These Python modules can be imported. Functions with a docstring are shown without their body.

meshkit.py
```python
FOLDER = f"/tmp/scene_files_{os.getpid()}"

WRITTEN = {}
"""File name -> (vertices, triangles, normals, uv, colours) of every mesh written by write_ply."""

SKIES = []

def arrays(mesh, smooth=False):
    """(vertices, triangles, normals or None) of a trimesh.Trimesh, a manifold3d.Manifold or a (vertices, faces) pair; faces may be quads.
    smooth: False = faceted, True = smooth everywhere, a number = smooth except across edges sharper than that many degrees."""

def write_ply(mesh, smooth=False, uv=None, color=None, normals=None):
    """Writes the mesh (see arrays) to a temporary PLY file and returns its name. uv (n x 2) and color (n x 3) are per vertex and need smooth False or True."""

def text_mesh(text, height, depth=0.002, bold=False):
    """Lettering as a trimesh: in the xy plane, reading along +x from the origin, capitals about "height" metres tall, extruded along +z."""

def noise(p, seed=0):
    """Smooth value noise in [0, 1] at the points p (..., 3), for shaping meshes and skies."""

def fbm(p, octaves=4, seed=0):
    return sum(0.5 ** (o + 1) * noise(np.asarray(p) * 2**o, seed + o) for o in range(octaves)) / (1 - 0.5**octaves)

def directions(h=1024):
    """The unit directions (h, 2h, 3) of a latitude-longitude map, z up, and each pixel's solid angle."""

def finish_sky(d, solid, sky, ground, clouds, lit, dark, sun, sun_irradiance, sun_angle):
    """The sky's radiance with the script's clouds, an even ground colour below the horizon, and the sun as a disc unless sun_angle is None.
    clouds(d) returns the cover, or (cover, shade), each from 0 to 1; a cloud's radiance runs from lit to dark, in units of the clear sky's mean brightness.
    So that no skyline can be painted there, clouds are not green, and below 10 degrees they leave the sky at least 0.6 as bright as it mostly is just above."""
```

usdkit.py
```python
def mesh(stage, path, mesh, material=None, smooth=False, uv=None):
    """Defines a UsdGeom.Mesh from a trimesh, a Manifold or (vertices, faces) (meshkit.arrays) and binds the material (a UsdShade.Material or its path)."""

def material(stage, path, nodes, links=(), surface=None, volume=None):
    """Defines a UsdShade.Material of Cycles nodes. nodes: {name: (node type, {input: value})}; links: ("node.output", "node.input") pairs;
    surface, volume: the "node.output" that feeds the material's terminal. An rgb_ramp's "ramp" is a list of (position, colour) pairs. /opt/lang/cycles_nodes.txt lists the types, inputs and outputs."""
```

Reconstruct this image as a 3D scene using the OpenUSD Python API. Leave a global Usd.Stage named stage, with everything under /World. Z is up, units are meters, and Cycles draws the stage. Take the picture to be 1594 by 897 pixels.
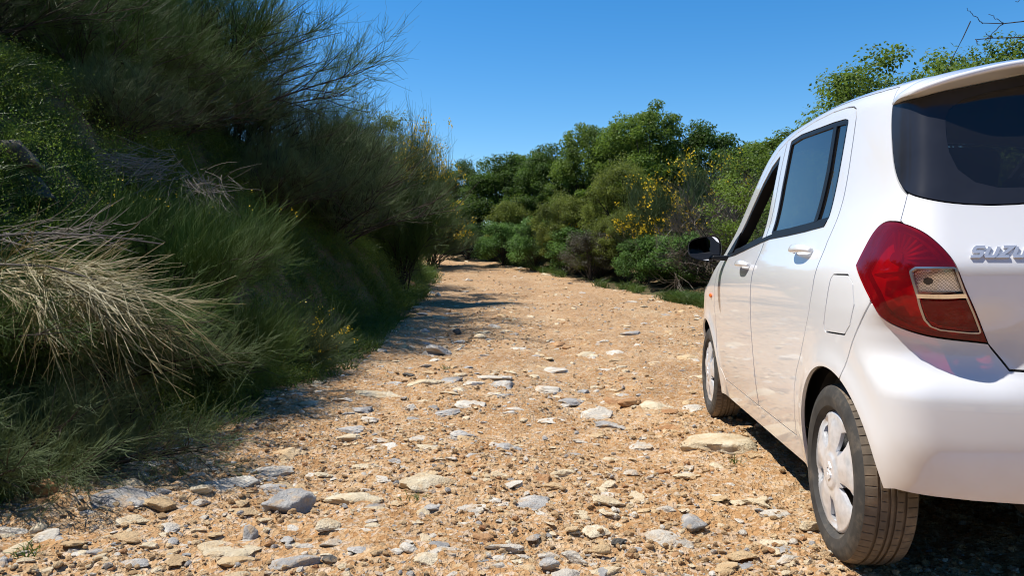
import math, random
import numpy as np, trimesh, shapely, usdkit, meshkit
from pxr import Usd, UsdGeom, UsdLux, UsdShade, Gf, Vt, Sdf
from scipy.spatial import Delaunay
from scipy.ndimage import gaussian_filter1d
from scipy.interpolate import PchipInterpolator, CubicSpline
from shapely.geometry import Polygon, LineString, Point, box as sbox
from shapely.ops import unary_union

stage = Usd.Stage.CreateInMemory()
UsdGeom.SetStageUpAxis(stage, UsdGeom.Tokens.z)
UsdGeom.SetStageMetersPerUnit(stage, 1.0)
UsdGeom.Xform.Define(stage, '/World')
UsdGeom.Scope.Define(stage, '/World/Looks')

# ------------------------------------------------------------------ camera
EYE = np.array([0.0, 0.0, 0.937])
PITCH = math.radians(-1.440)
F_PX = 1192.4                      # focal length in photograph pixels (1594 wide)
cam = UsdGeom.Camera.Define(stage, '/World/camera')
cam.CreateHorizontalApertureAttr(36.0)
cam.CreateFocalLengthAttr(36.0 * F_PX / 1594)
cam.CreateClippingRangeAttr(Gf.Vec2f(0.05, 5000))
cam.CreateExposureAttr(0.62)
cam.AddTranslateOp().Set(Gf.Vec3d(*EYE))
cam.AddRotateXOp().Set(90 + math.degrees(PITCH))

# ------------------------------------------------------------------ sky and sun
SUN = np.array([-0.480, 0.050, 0.90]); SUN /= np.linalg.norm(SUN)
sun_el, sun_rot = math.asin(SUN[2]), math.atan2(SUN[0], SUN[1])
usdkit.material(stage, '/World/Looks/sky', {
    's': ('sky_texture', {'sky_type': 'single_scattering', 'sun_disc': False, 'sun_elevation': sun_el, 'sun_rotation': sun_rot,
                          'altitude': 300.0, 'air_density': 1.0, 'aerosol_density': 0.15, 'ozone_density': 2.5}),
    'h': ('hsv', {'saturation': 1.40, 'value': 1.0}),
    'b': ('background_shader', {'strength': 0.108})}, [('s.color', 'h.color'), ('h.color', 'b.color')], surface='b.background')
sky = UsdLux.DomeLight.Define(stage, '/World/sky')
UsdShade.MaterialBindingAPI.Apply(sky.GetPrim()).Bind(UsdShade.Material.Get(stage, '/World/Looks/sky'))
sky.GetPrim().SetCustomDataByKey('kind', 'structure')
sun = UsdLux.DistantLight.Define(stage, '/World/sun')
sun.CreateNormalizeAttr(True); sun.CreateIntensityAttr(1.25); sun.CreateAngleAttr(0.53); sun.CreateColorAttr(Gf.Vec3f(1.0, 0.95, 0.87))
_z = SUN; _x = np.cross([0, 0, 1.0], _z); _x /= np.linalg.norm(_x); _y = np.cross(_z, _x)
sun.AddTransformOp().Set(Gf.Matrix4d(*_x, 0, *_y, 0, *_z, 0, 0, 0, 0, 1))

# ------------------------------------------------------------------ helpers
taken = set()
def numbered(path):
    p, k = path, 1
    while p in taken:
        p, k = f'{path}_{k:03d}', k + 1
    taken.add(p); return p
def tag(prim, label=None, cat=None, group=None, kind=None):
    prim = prim.GetPrim() if hasattr(prim, 'GetPrim') else prim
    for k, v in (('label', label), ('category', cat), ('group', group), ('kind', kind)):
        if v: prim.SetCustomDataByKey(k, v)
    return prim
def xform(parent, name, M=None):
    x = UsdGeom.Xform.Define(stage, numbered(f'{parent}/{name}'))
    op = x.AddTransformOp(); op.Set(Gf.Matrix4d(*(np.eye(4) if M is None else M).ravel().tolist()))
    return x
def mat4(loc=(0, 0, 0), rz=0.0, s=1.0, tilt=(0, 0)):
    """row-vector matrix: scale, tilt about x and y, turn about z, move"""
    R = trimesh.transformations.euler_matrix(tilt[0], tilt[1], rz, 'sxyz')[:3, :3]
    S = np.diag(np.broadcast_to(np.asarray(s, float), 3)); M = np.eye(4); M[:3, :3] = (R @ S).T; M[3, :3] = loc
    return M
def pth(p): return str(p.GetPath()) if hasattr(p, 'GetPath') else p
def put(parent, name, v, f, mat, n=None, prim_color=None):
    m = UsdGeom.Mesh.Define(stage, numbered(f'{pth(parent)}/{name}'))
    v, f = np.asarray(v, np.float32), np.asarray(f, np.int32)
    m.CreatePointsAttr(Vt.Vec3fArray.FromNumpy(v))
    m.CreateFaceVertexCountsAttr(Vt.IntArray.FromNumpy(np.full(len(f), f.shape[1], np.int32)))
    m.CreateFaceVertexIndicesAttr(Vt.IntArray.FromNumpy(f.ravel()))
    m.CreateSubdivisionSchemeAttr('none')
    if n is not None:
        m.CreateNormalsAttr(Vt.Vec3fArray.FromNumpy(np.asarray(n, np.float32))); m.SetNormalsInterpolation('vertex')
    UsdShade.MaterialBindingAPI.Apply(m.GetPrim()).Bind(MAT[mat])
    return m
def put_tm(parent, name, mesh, mat, smooth=False):
    return put(parent, name, *(lambda a: (a[0], a[1], mat, a[2]))(meshkit.arrays(mesh, smooth)))
def dup(first, M, label=None, cat=None, group=None):
    p = first.GetPrim()
    base = p.GetName().rstrip('0123456789').rstrip('_') if p.GetName()[-3:].isdigit() else p.GetName()
    x = UsdGeom.Xform.Define(stage, numbered(f'/World/{base}'))
    x.GetPrim().GetReferences().AddInternalReference(p.GetPath())
    x.GetPrim().SetInstanceable(True)
    at = x.GetPrim().CreateAttribute('xformOp:transform', Sdf.ValueTypeNames.Matrix4d); at.Set(Gf.Matrix4d(*M.ravel().tolist()))
    tag(x, label, cat, group); return x
def merge(parts):
    vs, fs, k = [], [], 0
    for v, f in parts:
        vs.append(v); fs.append(np.asarray(f) + k); k += len(v)
    return np.vstack(vs), np.vstack(fs)
def tubes(P, R, sides=3):
    """N polylines of K points (N,K,3) with radii (N,K) as thin tubes"""
    N, K = P.shape[:2]
    T = np.gradient(P, axis=1); T /= np.linalg.norm(T, axis=2, keepdims=True) + 1e-9
    ref = np.where(np.abs(T[..., 2:]) < .9, [0, 0, 1.0], [1.0, 0, 0])
    A = np.cross(T, ref); A /= np.linalg.norm(A, axis=2, keepdims=True) + 1e-9
    B = np.cross(T, A); ang = np.arange(sides) * 2 * np.pi / sides
    V = P[:, :, None] + R[:, :, None, None] * (np.cos(ang)[:, None] * A[:, :, None] + np.sin(ang)[:, None] * B[:, :, None])
    k, j = np.meshgrid(np.arange(K - 1), np.arange(sides), indexing='ij')
    q = np.stack([k * sides + j, k * sides + (j + 1) % sides, (k + 1) * sides + (j + 1) % sides, (k + 1) * sides + j], -1).reshape(-1, 4)
    f = (q[None] + (np.arange(N) * K * sides)[:, None, None]).reshape(-1, 4)
    return V.reshape(-1, 3), f
def tris(f): return np.vstack([f[:, [0, 1, 2]], f[:, [0, 2, 3]]]) if f.shape[1] == 4 else f
def rbox(sx, sy, sz, r, seg=3):
    """box with rounded edges, centred"""
    s = trimesh.creation.icosphere(2, r).vertices
    c = np.array([[a, b, d] for a in (-1, 1) for b in (-1, 1) for d in (-1, 1)]) * (np.array([sx, sy, sz]) / 2 - r)
    return trimesh.convex.convex_hull((c[:, None] + s[None]).reshape(-1, 3))
def S01(q): q = np.clip(q, 0, 1); return q * q * (3 - 2 * q)

# ------------------------------------------------------------------ materials
MAT = {}
def material(name, nodes, links, surface='p.BSDF'):
    MAT[name] = usdkit.material(stage, f'/World/Looks/{name}', nodes, links, surface=surface)
def plain(name, col, rough=.5, **k):
    material(name, {'p': ('principled_bsdf', {'base_color': col, 'roughness': rough, **k})}, [])
POS = ('geometry', {})
# soil of the track: rust and straw coloured fines, pale limestone grit
material('soil', {
    'g': POS, 'n1': ('noise_texture', {'scale': 1.1, 'detail': 5.0, 'roughness': .6}), 'r1': ('rgb_ramp', {'ramp': [(.30, (.285, .152, .066)), (.48, (.40, .226, .102)), (.62, (.455, .30, .168)), (.8, (.47, .36, .22))]}),
    'v': ('voronoi_texture', {'scale': 55.0, 'randomness': 1.0}), 'vr': ('rgb_ramp', {'ramp': [(0, (.25, .13, .05)), (.35, (.34, .20, .09)), (.6, (.44, .32, .18)), (.8, (.48, .40, .29)), (1, (.50, .46, .40))]}), 'vs': ('separate_color', {}),
    'm1': ('mix', {'mix_type': 'mix', 'fac': .5}),
    'v2': ('voronoi_texture', {'scale': 140.0}), 'n2': ('noise_texture', {'scale': 9.0, 'detail': 6.0, 'roughness': .7}), 'r2': ('rgb_ramp', {'ramp': [(.38, (.74, .72, .70)), (.6, (1.0, 1.0, 1.0)), (.75, (1.12, 1.12, 1.1))]}),
    'm2': ('mix', {'mix_type': 'multiply', 'fac': .8}),
    'a1': ('math', {'math_type': 'multiply'}), 'b': ('bump', {'strength': .8, 'distance': .012}), 'b2': ('bump', {'strength': .7, 'distance': .006}),
    'p': ('principled_bsdf', {'roughness': .95, 'specular_ior_level': .15})},
    [('g.position', 'n1.vector'), ('n1.fac', 'r1.fac'), ('g.position', 'v.vector'), ('v.color', 'vs.color'), ('vs.r', 'vr.fac'), ('r1.color', 'm1.color1'), ('vr.color', 'm1.color2'),
     ('g.position', 'v2.vector'), ('g.position', 'n2.vector'), ('n2.fac', 'r2.fac'), ('m1.color', 'm2.color1'), ('r2.color', 'm2.color2'), ('m2.color', 'p.base_color'),
     ('v.distance', 'b.height'), ('v2.distance', 'b2.height'), ('b.normal', 'b2.normal'), ('b2.normal', 'p.normal')])
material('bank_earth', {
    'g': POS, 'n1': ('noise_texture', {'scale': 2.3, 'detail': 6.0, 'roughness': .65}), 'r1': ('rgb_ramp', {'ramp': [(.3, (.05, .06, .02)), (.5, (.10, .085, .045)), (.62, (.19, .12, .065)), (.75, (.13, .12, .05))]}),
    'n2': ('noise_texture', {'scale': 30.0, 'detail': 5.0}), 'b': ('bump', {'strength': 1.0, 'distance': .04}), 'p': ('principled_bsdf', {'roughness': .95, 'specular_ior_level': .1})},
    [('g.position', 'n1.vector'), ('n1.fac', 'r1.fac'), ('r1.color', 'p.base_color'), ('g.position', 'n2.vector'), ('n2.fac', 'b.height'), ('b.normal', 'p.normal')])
def stone(name, c0, c1, c2, scale=7.0):
    material(name, {
        't': ('texture_coordinate', {}), 'g': POS, 'n': ('noise_texture', {'scale': scale, 'detail': 7.0, 'roughness': .65}), 'r': ('rgb_ramp', {'ramp': [(.3, c0), (.5, c1), (.66, c2)]}),
        'n2': ('noise_texture', {'scale': 60.0, 'detail': 6.0, 'roughness': .7}), 'n3': ('noise_texture', {'scale': 22.0, 'detail': 3.0}),
        'rd': ('rgb_ramp', {'ramp': [(.52, (0, 0, 0)), (.66, (1, 1, 1))]}), 'mx': ('mix', {'mix_type': 'mix', 'color2': (.50, .33, .17)}), 'hm': ('math', {'math_type': 'multiply', 'value2': .55}),
        'b': ('bump', {'strength': .9, 'distance': .025}), 'p': ('principled_bsdf', {'roughness': .85, 'specular_ior_level': .25})},
        [('g.position', 'n.vector'), ('n.fac', 'r.fac'), ('g.position', 'n2.vector'), ('g.position', 'n3.vector'), ('n3.fac', 'rd.fac'), ('rd.color', 'hm.value1'), ('hm.value', 'mx.fac'), ('r.color', 'mx.color1'), ('mx.color', 'p.base_color'),
         ('n2.fac', 'b.height'), ('b.normal', 'p.normal')])
stone('limestone_grey', (.20, .195, .19), (.36, .35, .335), (.56, .53, .48))
stone('limestone_pale', (.40, .37, .32), (.56, .51, .43), (.68, .64, .56))
stone('limestone_cream', (.48, .38, .24), (.60, .50, .34), (.68, .60, .45))
stone('stone_rust', (.26, .12, .055), (.38, .20, .09), (.50, .31, .16))
stone('stone_tan', (.42, .29, .16), (.54, .39, .22), (.62, .48, .30))
stone('grit', (.27, .16, .075), (.36, .235, .12), (.46, .34, .21), 3.0)
stone('stone_dark', (.05, .048, .044), (.095, .09, .08), (.16, .15, .135))  # darkened further so the bank boulders carry shade in their colour
def leaf(name, stops, transl=.35, rough=.45, spec=.4):
    r = [(k / (len(stops) - 1), c) for k, c in enumerate(stops)]
    material(name, {'g': POS, 'r': ('rgb_ramp', {'ramp': r}), 'n': ('noise_texture', {'scale': 1.3, 'detail': 2.0}), 'nr': ('rgb_ramp', {'ramp': [(.35, (.72, .74, .72)), (.65, (1.2, 1.18, 1.1))]}),
                    'm': ('mix', {'mix_type': 'multiply', 'fac': 1.0}), 'p': ('principled_bsdf', {'roughness': rough, 'specular_ior_level': spec}), 't': ('translucent_bsdf', {}), 'x': ('mix_closure', {'fac': transl})},
             [('g.random_per_island', 'r.fac'), ('g.position', 'n.vector'), ('n.fac', 'nr.fac'), ('r.color', 'm.color1'), ('nr.color', 'm.color2'), ('m.color', 'p.base_color'), ('m.color', 't.color'),
              ('p.BSDF', 'x.closure1'), ('t.BSDF', 'x.closure2')], surface='x.closure')
leaf('leaf_dark', [(.07, .125, .02), (.10, .18, .032), (.145, .235, .045)], .5, .5, .25)
leaf('leaf_mid', [(.12, .185, .028), (.175, .26, .042), (.23, .325, .06)], .5, .5, .25)
leaf('leaf_olive', [(.15, .185, .034), (.205, .24, .05), (.27, .30, .07)], .5, .5, .25)
leaf('leaf_bright', [(.10, .19, .04), (.15, .26, .06), (.20, .32, .09)], .45, .5, .25)
leaf('leaf_brown', [(.055, .05, .025), (.085, .075, .035), (.10, .11, .04)], .2)
leaf('broom_green', [(.10, .165, .038), (.155, .245, .06), (.22, .31, .095), (.34, .40, .19)], .4, .55, .14)
leaf('broom_dull', [(.12, .165, .07), (.175, .23, .10), (.25, .295, .15), (.40, .36, .29)], .4, .55, .14)
leaf('broom_dry', [(.11, .085, .06), (.16, .12, .085), (.22, .17, .12)], .0)
leaf('straw', [(.28, .23, .10), (.42, .355, .15), (.54, .47, .22)], .05, .55)
leaf('dead_wood', [(.14, .12, .105), (.22, .19, .165), (.30, .27, .23)], .0, .8, .2)
leaf('bark', [(.045, .036, .028), (.075, .06, .046), (.10, .082, .064)], .0, .9, .15)
leaf('flower_yellow', [(.78, .55, .012), (.85, .64, .018), (.88, .70, .03)], .3)
leaf('grass_green', [(.07, .12, .02), (.10, .17, .03), (.15, .20, .05), (.24, .22, .09)], .35)
# car
material('white_paint', {
    't': ('texture_coordinate', {}), 's': ('separate_xyz', {}), 'n': ('noise_texture', {'scale': 5.0, 'detail': 6.0, 'roughness': .7}), 'na': ('math', {'math_type': 'multiply_add', 'value2': .22, 'value3': -.11}), 'ad': ('math', {'math_type': 'add'}),
    'mr': ('map_range', {'from_min': .50, 'from_max': .25, 'to_min': 0.0, 'to_max': .46, 'clamp': True}), 'mx': ('mix', {'mix_type': 'mix', 'color1': (.67, .68, .70), 'color2': (.50, .36, .22)}),
    'ra': ('map_range', {'from_min': 0.0, 'from_max': .46, 'to_min': .30, 'to_max': .6}),
    'p': ('principled_bsdf', {'roughness': .3, 'specular_ior_level': .5, 'coat_weight': 1.0, 'coat_roughness': .025})},
    [('t.object', 's.vector'), ('t.object', 'n.vector'), ('n.fac', 'na.value1'), ('s.z', 'ad.value1'), ('na.value', 'ad.value2'), ('ad.value', 'mr.value'), ('mr.result', 'mx.fac'), ('mx.color', 'p.base_color'), ('mr.result', 'ra.value'), ('ra.result', 'p.roughness')])
plain('gap_black', (.012, .012, .013), .7)
plain('trim_black', (.010, .010, .011), .4, specular_ior_level=.2)
plain('trim_gloss', (.008, .008, .009), .08, coat_weight=1.0, coat_roughness=.03)
plain('liner_black', (.012, .012, .012), .9)
plain('cabin_grey', (.035, .035, .038), .85)
plain('cabin_fabric', (.05, .05, .055), .95)
plain('headliner', (.22, .215, .20), .95)
plain('chrome', (.85, .85, .87), .08, metallic=1.0)
plain('amber_lens', (.85, .16, .015), .12, coat_weight=1.0)
plain('lamp_dark', (.06, .012, .012), .25)
plain('badge_silver', (.62, .62, .64), .28, metallic=.55)
plain('mirror_face', (.75, .75, .77), .03, metallic=1.0)
material('hub_silver', {'t': ('texture_coordinate', {}), 'n': ('noise_texture', {'scale': 40.0, 'detail': 5.0}), 'r': ('rgb_ramp', {'ramp': [(.35, (.56, .575, .60)), (.6, (.68, .69, .72))]}), 'p': ('principled_bsdf', {'metallic': .35, 'roughness': .32, 'coat_weight': .4})},
         [('t.object', 'n.vector'), ('n.fac', 'r.fac'), ('r.color', 'p.base_color')])
plain('rim_steel', (.012, .012, .012), .6)
plain('lamp_frame', (.40, .39, .38), .25, metallic=.8)
material('rubber', {'t': ('texture_coordinate', {}), 'n': ('noise_texture', {'scale': 9.0, 'detail': 6.0, 'roughness': .7}), 'r': ('rgb_ramp', {'ramp': [(.35, (.022, .022, .022)), (.54, (.042, .040, .037)), (.72, (.12, .10, .078))]}), 'p': ('principled_bsdf', {'roughness': .75, 'specular_ior_level': .35})},
         [('t.object', 'n.vector'), ('n.fac', 'r.fac'), ('r.color', 'p.base_color')])
material('tread_rubber', {'t': ('texture_coordinate', {}), 'n': ('noise_texture', {'scale': 7.0, 'detail': 6.0, 'roughness': .7}), 'r': ('rgb_ramp', {'ramp': [(.3, (.07, .06, .05)), (.5, (.13, .105, .08)), (.7, (.24, .185, .13))]}), 'p': ('principled_bsdf', {'roughness': .9, 'specular_ior_level': .2})},
         [('t.object', 'n.vector'), ('n.fac', 'r.fac'), ('r.color', 'p.base_color')])
def pane(name, tint, rough=.02, ior=1.5, gcol=(1, 1, 1), dust=None, dustfac=.05):
    nodes = {'t': ('transparent_bsdf', {'color': tint}), 'g': ('glossy_bsdf', {'color': gcol, 'roughness': rough}), 'f': ('fresnel', {}), 'gm': ('geometry', {}), 'io': ('math', {'math_type': 'multiply_add', 'value2': 1 / ior - ior, 'value3': ior}), 'x': ('mix_closure', {})}
    links = [('gm.backfacing', 'io.value1'), ('io.value', 'f.IOR'), ('f.fac', 'x.fac'), ('t.BSDF', 'x.closure1'), ('g.BSDF', 'x.closure2')]
    out = 'x.closure'
    if dust:
        nodes |= {'d': ('diffuse_bsdf', {'color': dust}), 'c': ('texture_coordinate', {}), 'n': ('noise_texture', {'scale': 3.0, 'detail': 7.0, 'roughness': .6}), 'm': ('math', {'math_type': 'multiply', 'value2': dustfac}), 'y': ('mix_closure', {})}
        links += [('c.object', 'n.vector'), ('n.fac', 'm.value1'), ('m.value', 'y.fac'), ('x.closure', 'y.closure1'), ('d.BSDF', 'y.closure2')]
        out = 'y.closure'
    material(name, nodes, links, surface=out)
pane('glass_clear', (.80, .86, .84))
pane('glass_privacy', (.13, .14, .15), .02, 1.7, dust=(.5, .45, .4), dustfac=.03)
pane('glass_rear', (.10, .105, .115), .06, 1.5, dust=(.45, .42, .42), dustfac=.03)
pane('lens_red', (.85, .03, .04), .05, 1.5, dust=(.34, .006, .014), dustfac=.5)
pane('lens_clear', (.92, .92, .92), .03, 1.5)
material('frit_black', {'c': ('texture_coordinate', {}), 'n': ('noise_texture', {'scale': 5.0, 'detail': 6.0}), 'r': ('rgb_ramp', {'ramp': [(.3, (.012, .013, .018)), (.75, (.026, .028, .036))]}), 'p': ('principled_bsdf', {'roughness': .16, 'specular_ior_level': .35})},
         [('c.object', 'n.vector'), ('n.fac', 'r.fac'), ('r.color', 'p.base_color')])
material('lamp_reflector', {'c': ('texture_coordinate', {}), 'v': ('voronoi_texture', {'scale': 32.0}), 'b': ('bump', {'strength': .5, 'distance': .01}), 'p': ('principled_bsdf', {'base_color': (.75, .72, .72), 'metallic': .7, 'roughness': .3})},
         [('c.object', 'v.vector'), ('v.distance', 'b.height'), ('b.normal', 'p.normal')])
material('lamp_grid', {'c': ('texture_coordinate', {}), 'k': ('checker_texture', {'scale': 240.0, 'color1': (.85, .84, .80), 'color2': (.38, .36, .33)}), 'p': ('principled_bsdf', {'roughness': .15, 'metallic': .5})},
         [('c.object', 'k.vector'), ('k.color', 'p.base_color')])

# ------------------------------------------------------------------ terrain
_ys = np.array([-60, -10, 0, 3.1, 4.1, 5.8, 7.9, 12, 17, 22, 25, 28, 31, 35, 45, 80.])
XL_ = PchipInterpolator(_ys, [-2.6, -2.3, -2.15, -2.08, -1.88, -1.70, -1.60, -1.75, -1.95, -2.25, -3.0, -4.6, -7.2, -12, -26, -80])
XR_ = PchipInterpolator(_ys, [5.0, 4.8, 4.6, 4.5, 4.4, 4.3, 4.2, 3.85, 2.75, 1.30, .35, -1.3, -3.6, -8., -22, -76])
def road_z(Y):
    Y = np.asarray(Y, float); q = np.clip(Y - 4, 0, 26); return .0022 * q * q + np.clip(Y - 30, 0, 8) * .06
def ground(X, Y, fine=False):
    X, Y = np.asarray(X, float), np.asarray(Y, float)
    P = np.stack([X, Y, 0 * X], -1)
    z = road_z(Y)
    wob = (meshkit.fbm(P * .8, 3, 5) - .5) * .5
    dl = XL_(np.clip(Y, -60, 80)) - X + wob; dr = X - XR_(np.clip(Y, -60, 80)) + wob
    near = np.clip(1 - np.abs(Y - 10) / 40, 0, 1)
    z = z + np.where(dl > 0, 1.25 * np.clip(dl - .15, 0, 1.9) * S01(dl / .7) + .42 * np.clip(dl - 2.05, 0, 18), 0) + np.clip(dr, 0, 12) * .05 * S01(dr / 2)
    off = np.clip(np.maximum(dl, dr), 0, 1)
    z = z + off * (meshkit.fbm(P * 1.7, 4, 9) - .5) * .5
    ruts = -.035 * np.exp(-((X - .55) / .35) ** 2) - .03 * np.exp(-((X + .9) / .3) ** 2)
    z = z + ruts * (1 - off) + (meshkit.fbm(P * 1.3, 3, 2) - .5) * .07
    flat = np.exp(-(((X - 1.9) / .75) ** 2) ** 2) * np.exp(-(((Y - 3.6) / 2.1) ** 2) ** 2)
    z = z * (1 - .8 * flat)
    if fine:
        k = np.clip(1 - Y / 40, .3, 1)
        z = z + k * ((meshkit.fbm(P * 7, 3, 3) - .5) * .05 + (meshkit.fbm(P * 22, 3, 7) - .5) * .045 + (meshkit.noise(P * 70, 8) - .5) * .014)
    return z
def at(px, py, it=12):
    """where the sight line through a photograph pixel meets the ground: used once to survey positions"""
    d = np.array([(px - 797) / F_PX, 1.0, -(py - 448.5) / F_PX])
    c, s = math.cos(PITCH), math.sin(PITCH); d = np.array([d[0], d[1] * c - d[2] * s, d[1] * s + d[2] * c])
    t = np.linspace(1.5, 60, 4000); q = EYE + t[:, None] * d
    g = ground(q[:, 0], q[:, 1]); i = int((q[:, 2] < g).argmax())
    return q[max(i, 1)]
def spread(a, b, *more):
    return np.unique(np.concatenate([a, b, *more]))
xs = spread(np.arange(-3.2, 5.0, .03), -3.2 - np.geomspace(.05, 400, 70), 5.0 + np.geomspace(.05, 400, 70))
ys = spread(np.geomspace(1.6, 32, 400), 1.6 - np.geomspace(.02, 300, 50), 32 + np.geomspace(.3, 600, 50))
Xg, Yg = np.meshgrid(xs, ys)
Zg = ground(Xg, Yg, True)
nv = (len(ys), len(xs)); idx = np.arange(nv[0] * nv[1]).reshape(nv)
V = np.stack([Xg, Yg, Zg], -1).reshape(-1, 3)
quads = np.stack([idx[:-1, :-1], idx[:-1, 1:], idx[1:, 1:], idx[1:, :-1]], -1).reshape(-1, 4)
cx, cy = V[quads].mean(1)[:, 0], V[quads].mean(1)[:, 1]
wobq = (meshkit.fbm(np.stack([cx, cy, 0 * cx], -1) * .8, 3, 5) - .5) * .5 + (meshkit.noise(np.stack([cx, cy, 0 * cx], -1) * 6, 4) - .5) * .3
on_road = (XL_(np.clip(cy, -60, 80)) - cx + wobq < .05) & (cx - XR_(np.clip(cy, -60, 80)) + wobq < .15)
road = xform('/World', 'dirt_track'); tag(road, 'rough orange dirt track strewn with pale limestone, climbing and bending left', 'track', kind='structure')
land = xform('/World', 'hillside'); tag(land, 'earth bank and hillside either side of the dirt track', 'hillside', kind='structure')
def smooth_normals(v, f):
    f = tris(f); fn = np.cross(v[f[:, 1]] - v[f[:, 0]], v[f[:, 2]] - v[f[:, 0]]); n = np.zeros_like(v)
    for k in range(3): np.add.at(n, f[:, k], fn)
    return n / (np.linalg.norm(n, axis=1, keepdims=True) + 1e-12)
Ng = smooth_normals(V, quads)
def sub(q):
    u, inv = np.unique(q, return_inverse=True); return V[u], inv.reshape(q.shape), Ng[u]
v, f, n = sub(quads[on_road]); put(road, 'track_surface', v, f, 'soil', n)
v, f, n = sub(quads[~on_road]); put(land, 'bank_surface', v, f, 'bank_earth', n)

# ------------------------------------------------------------------ stones
def rock(seed, sub_=2, planes=11, rough=.09):
    r = np.random.default_rng(seed)
    m = trimesh.creation.icosphere(sub_); d = np.array(m.vertices)
    nn = r.normal(size=(planes, 3)); nn /= np.linalg.norm(nn, axis=1, keepdims=True); h = r.uniform(.52, 1.0, planes)
    dd = d @ nn.T; rad = np.where(dd > .05, h / np.maximum(dd, .05), 9).min(1); rad = np.minimum(rad, 1.25)
    rad = rad * (1 + rough * 2 * (meshkit.fbm(d * 2.2 + seed % 97, 3, seed % 31) - .5))
    if sub_ > 1: rad = rad * (1 + .30 * (meshkit.fbm(d * 4.5 + seed % 89, 4, seed % 29) - .5))
    v = d * rad[:, None]; v /= np.abs(v).max(0); return v, np.array(m.faces)
def place_rock(v, X, Y, L, Wd, Ht, rz, sink, tilt=(0, 0)):
    R = trimesh.transformations.euler_matrix(tilt[0], tilt[1], rz, 'sxyz')[:3, :3]
    q = v * np.array([L, Wd, Ht]) / 2
    return q @ R.T + np.array([X, Y, ground(X, Y) + Ht / 2 - sink * Ht])
def stone_arrays(v, f, deg=38):
    return meshkit.arrays(trimesh.Trimesh(v, f, process=False), deg)
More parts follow.
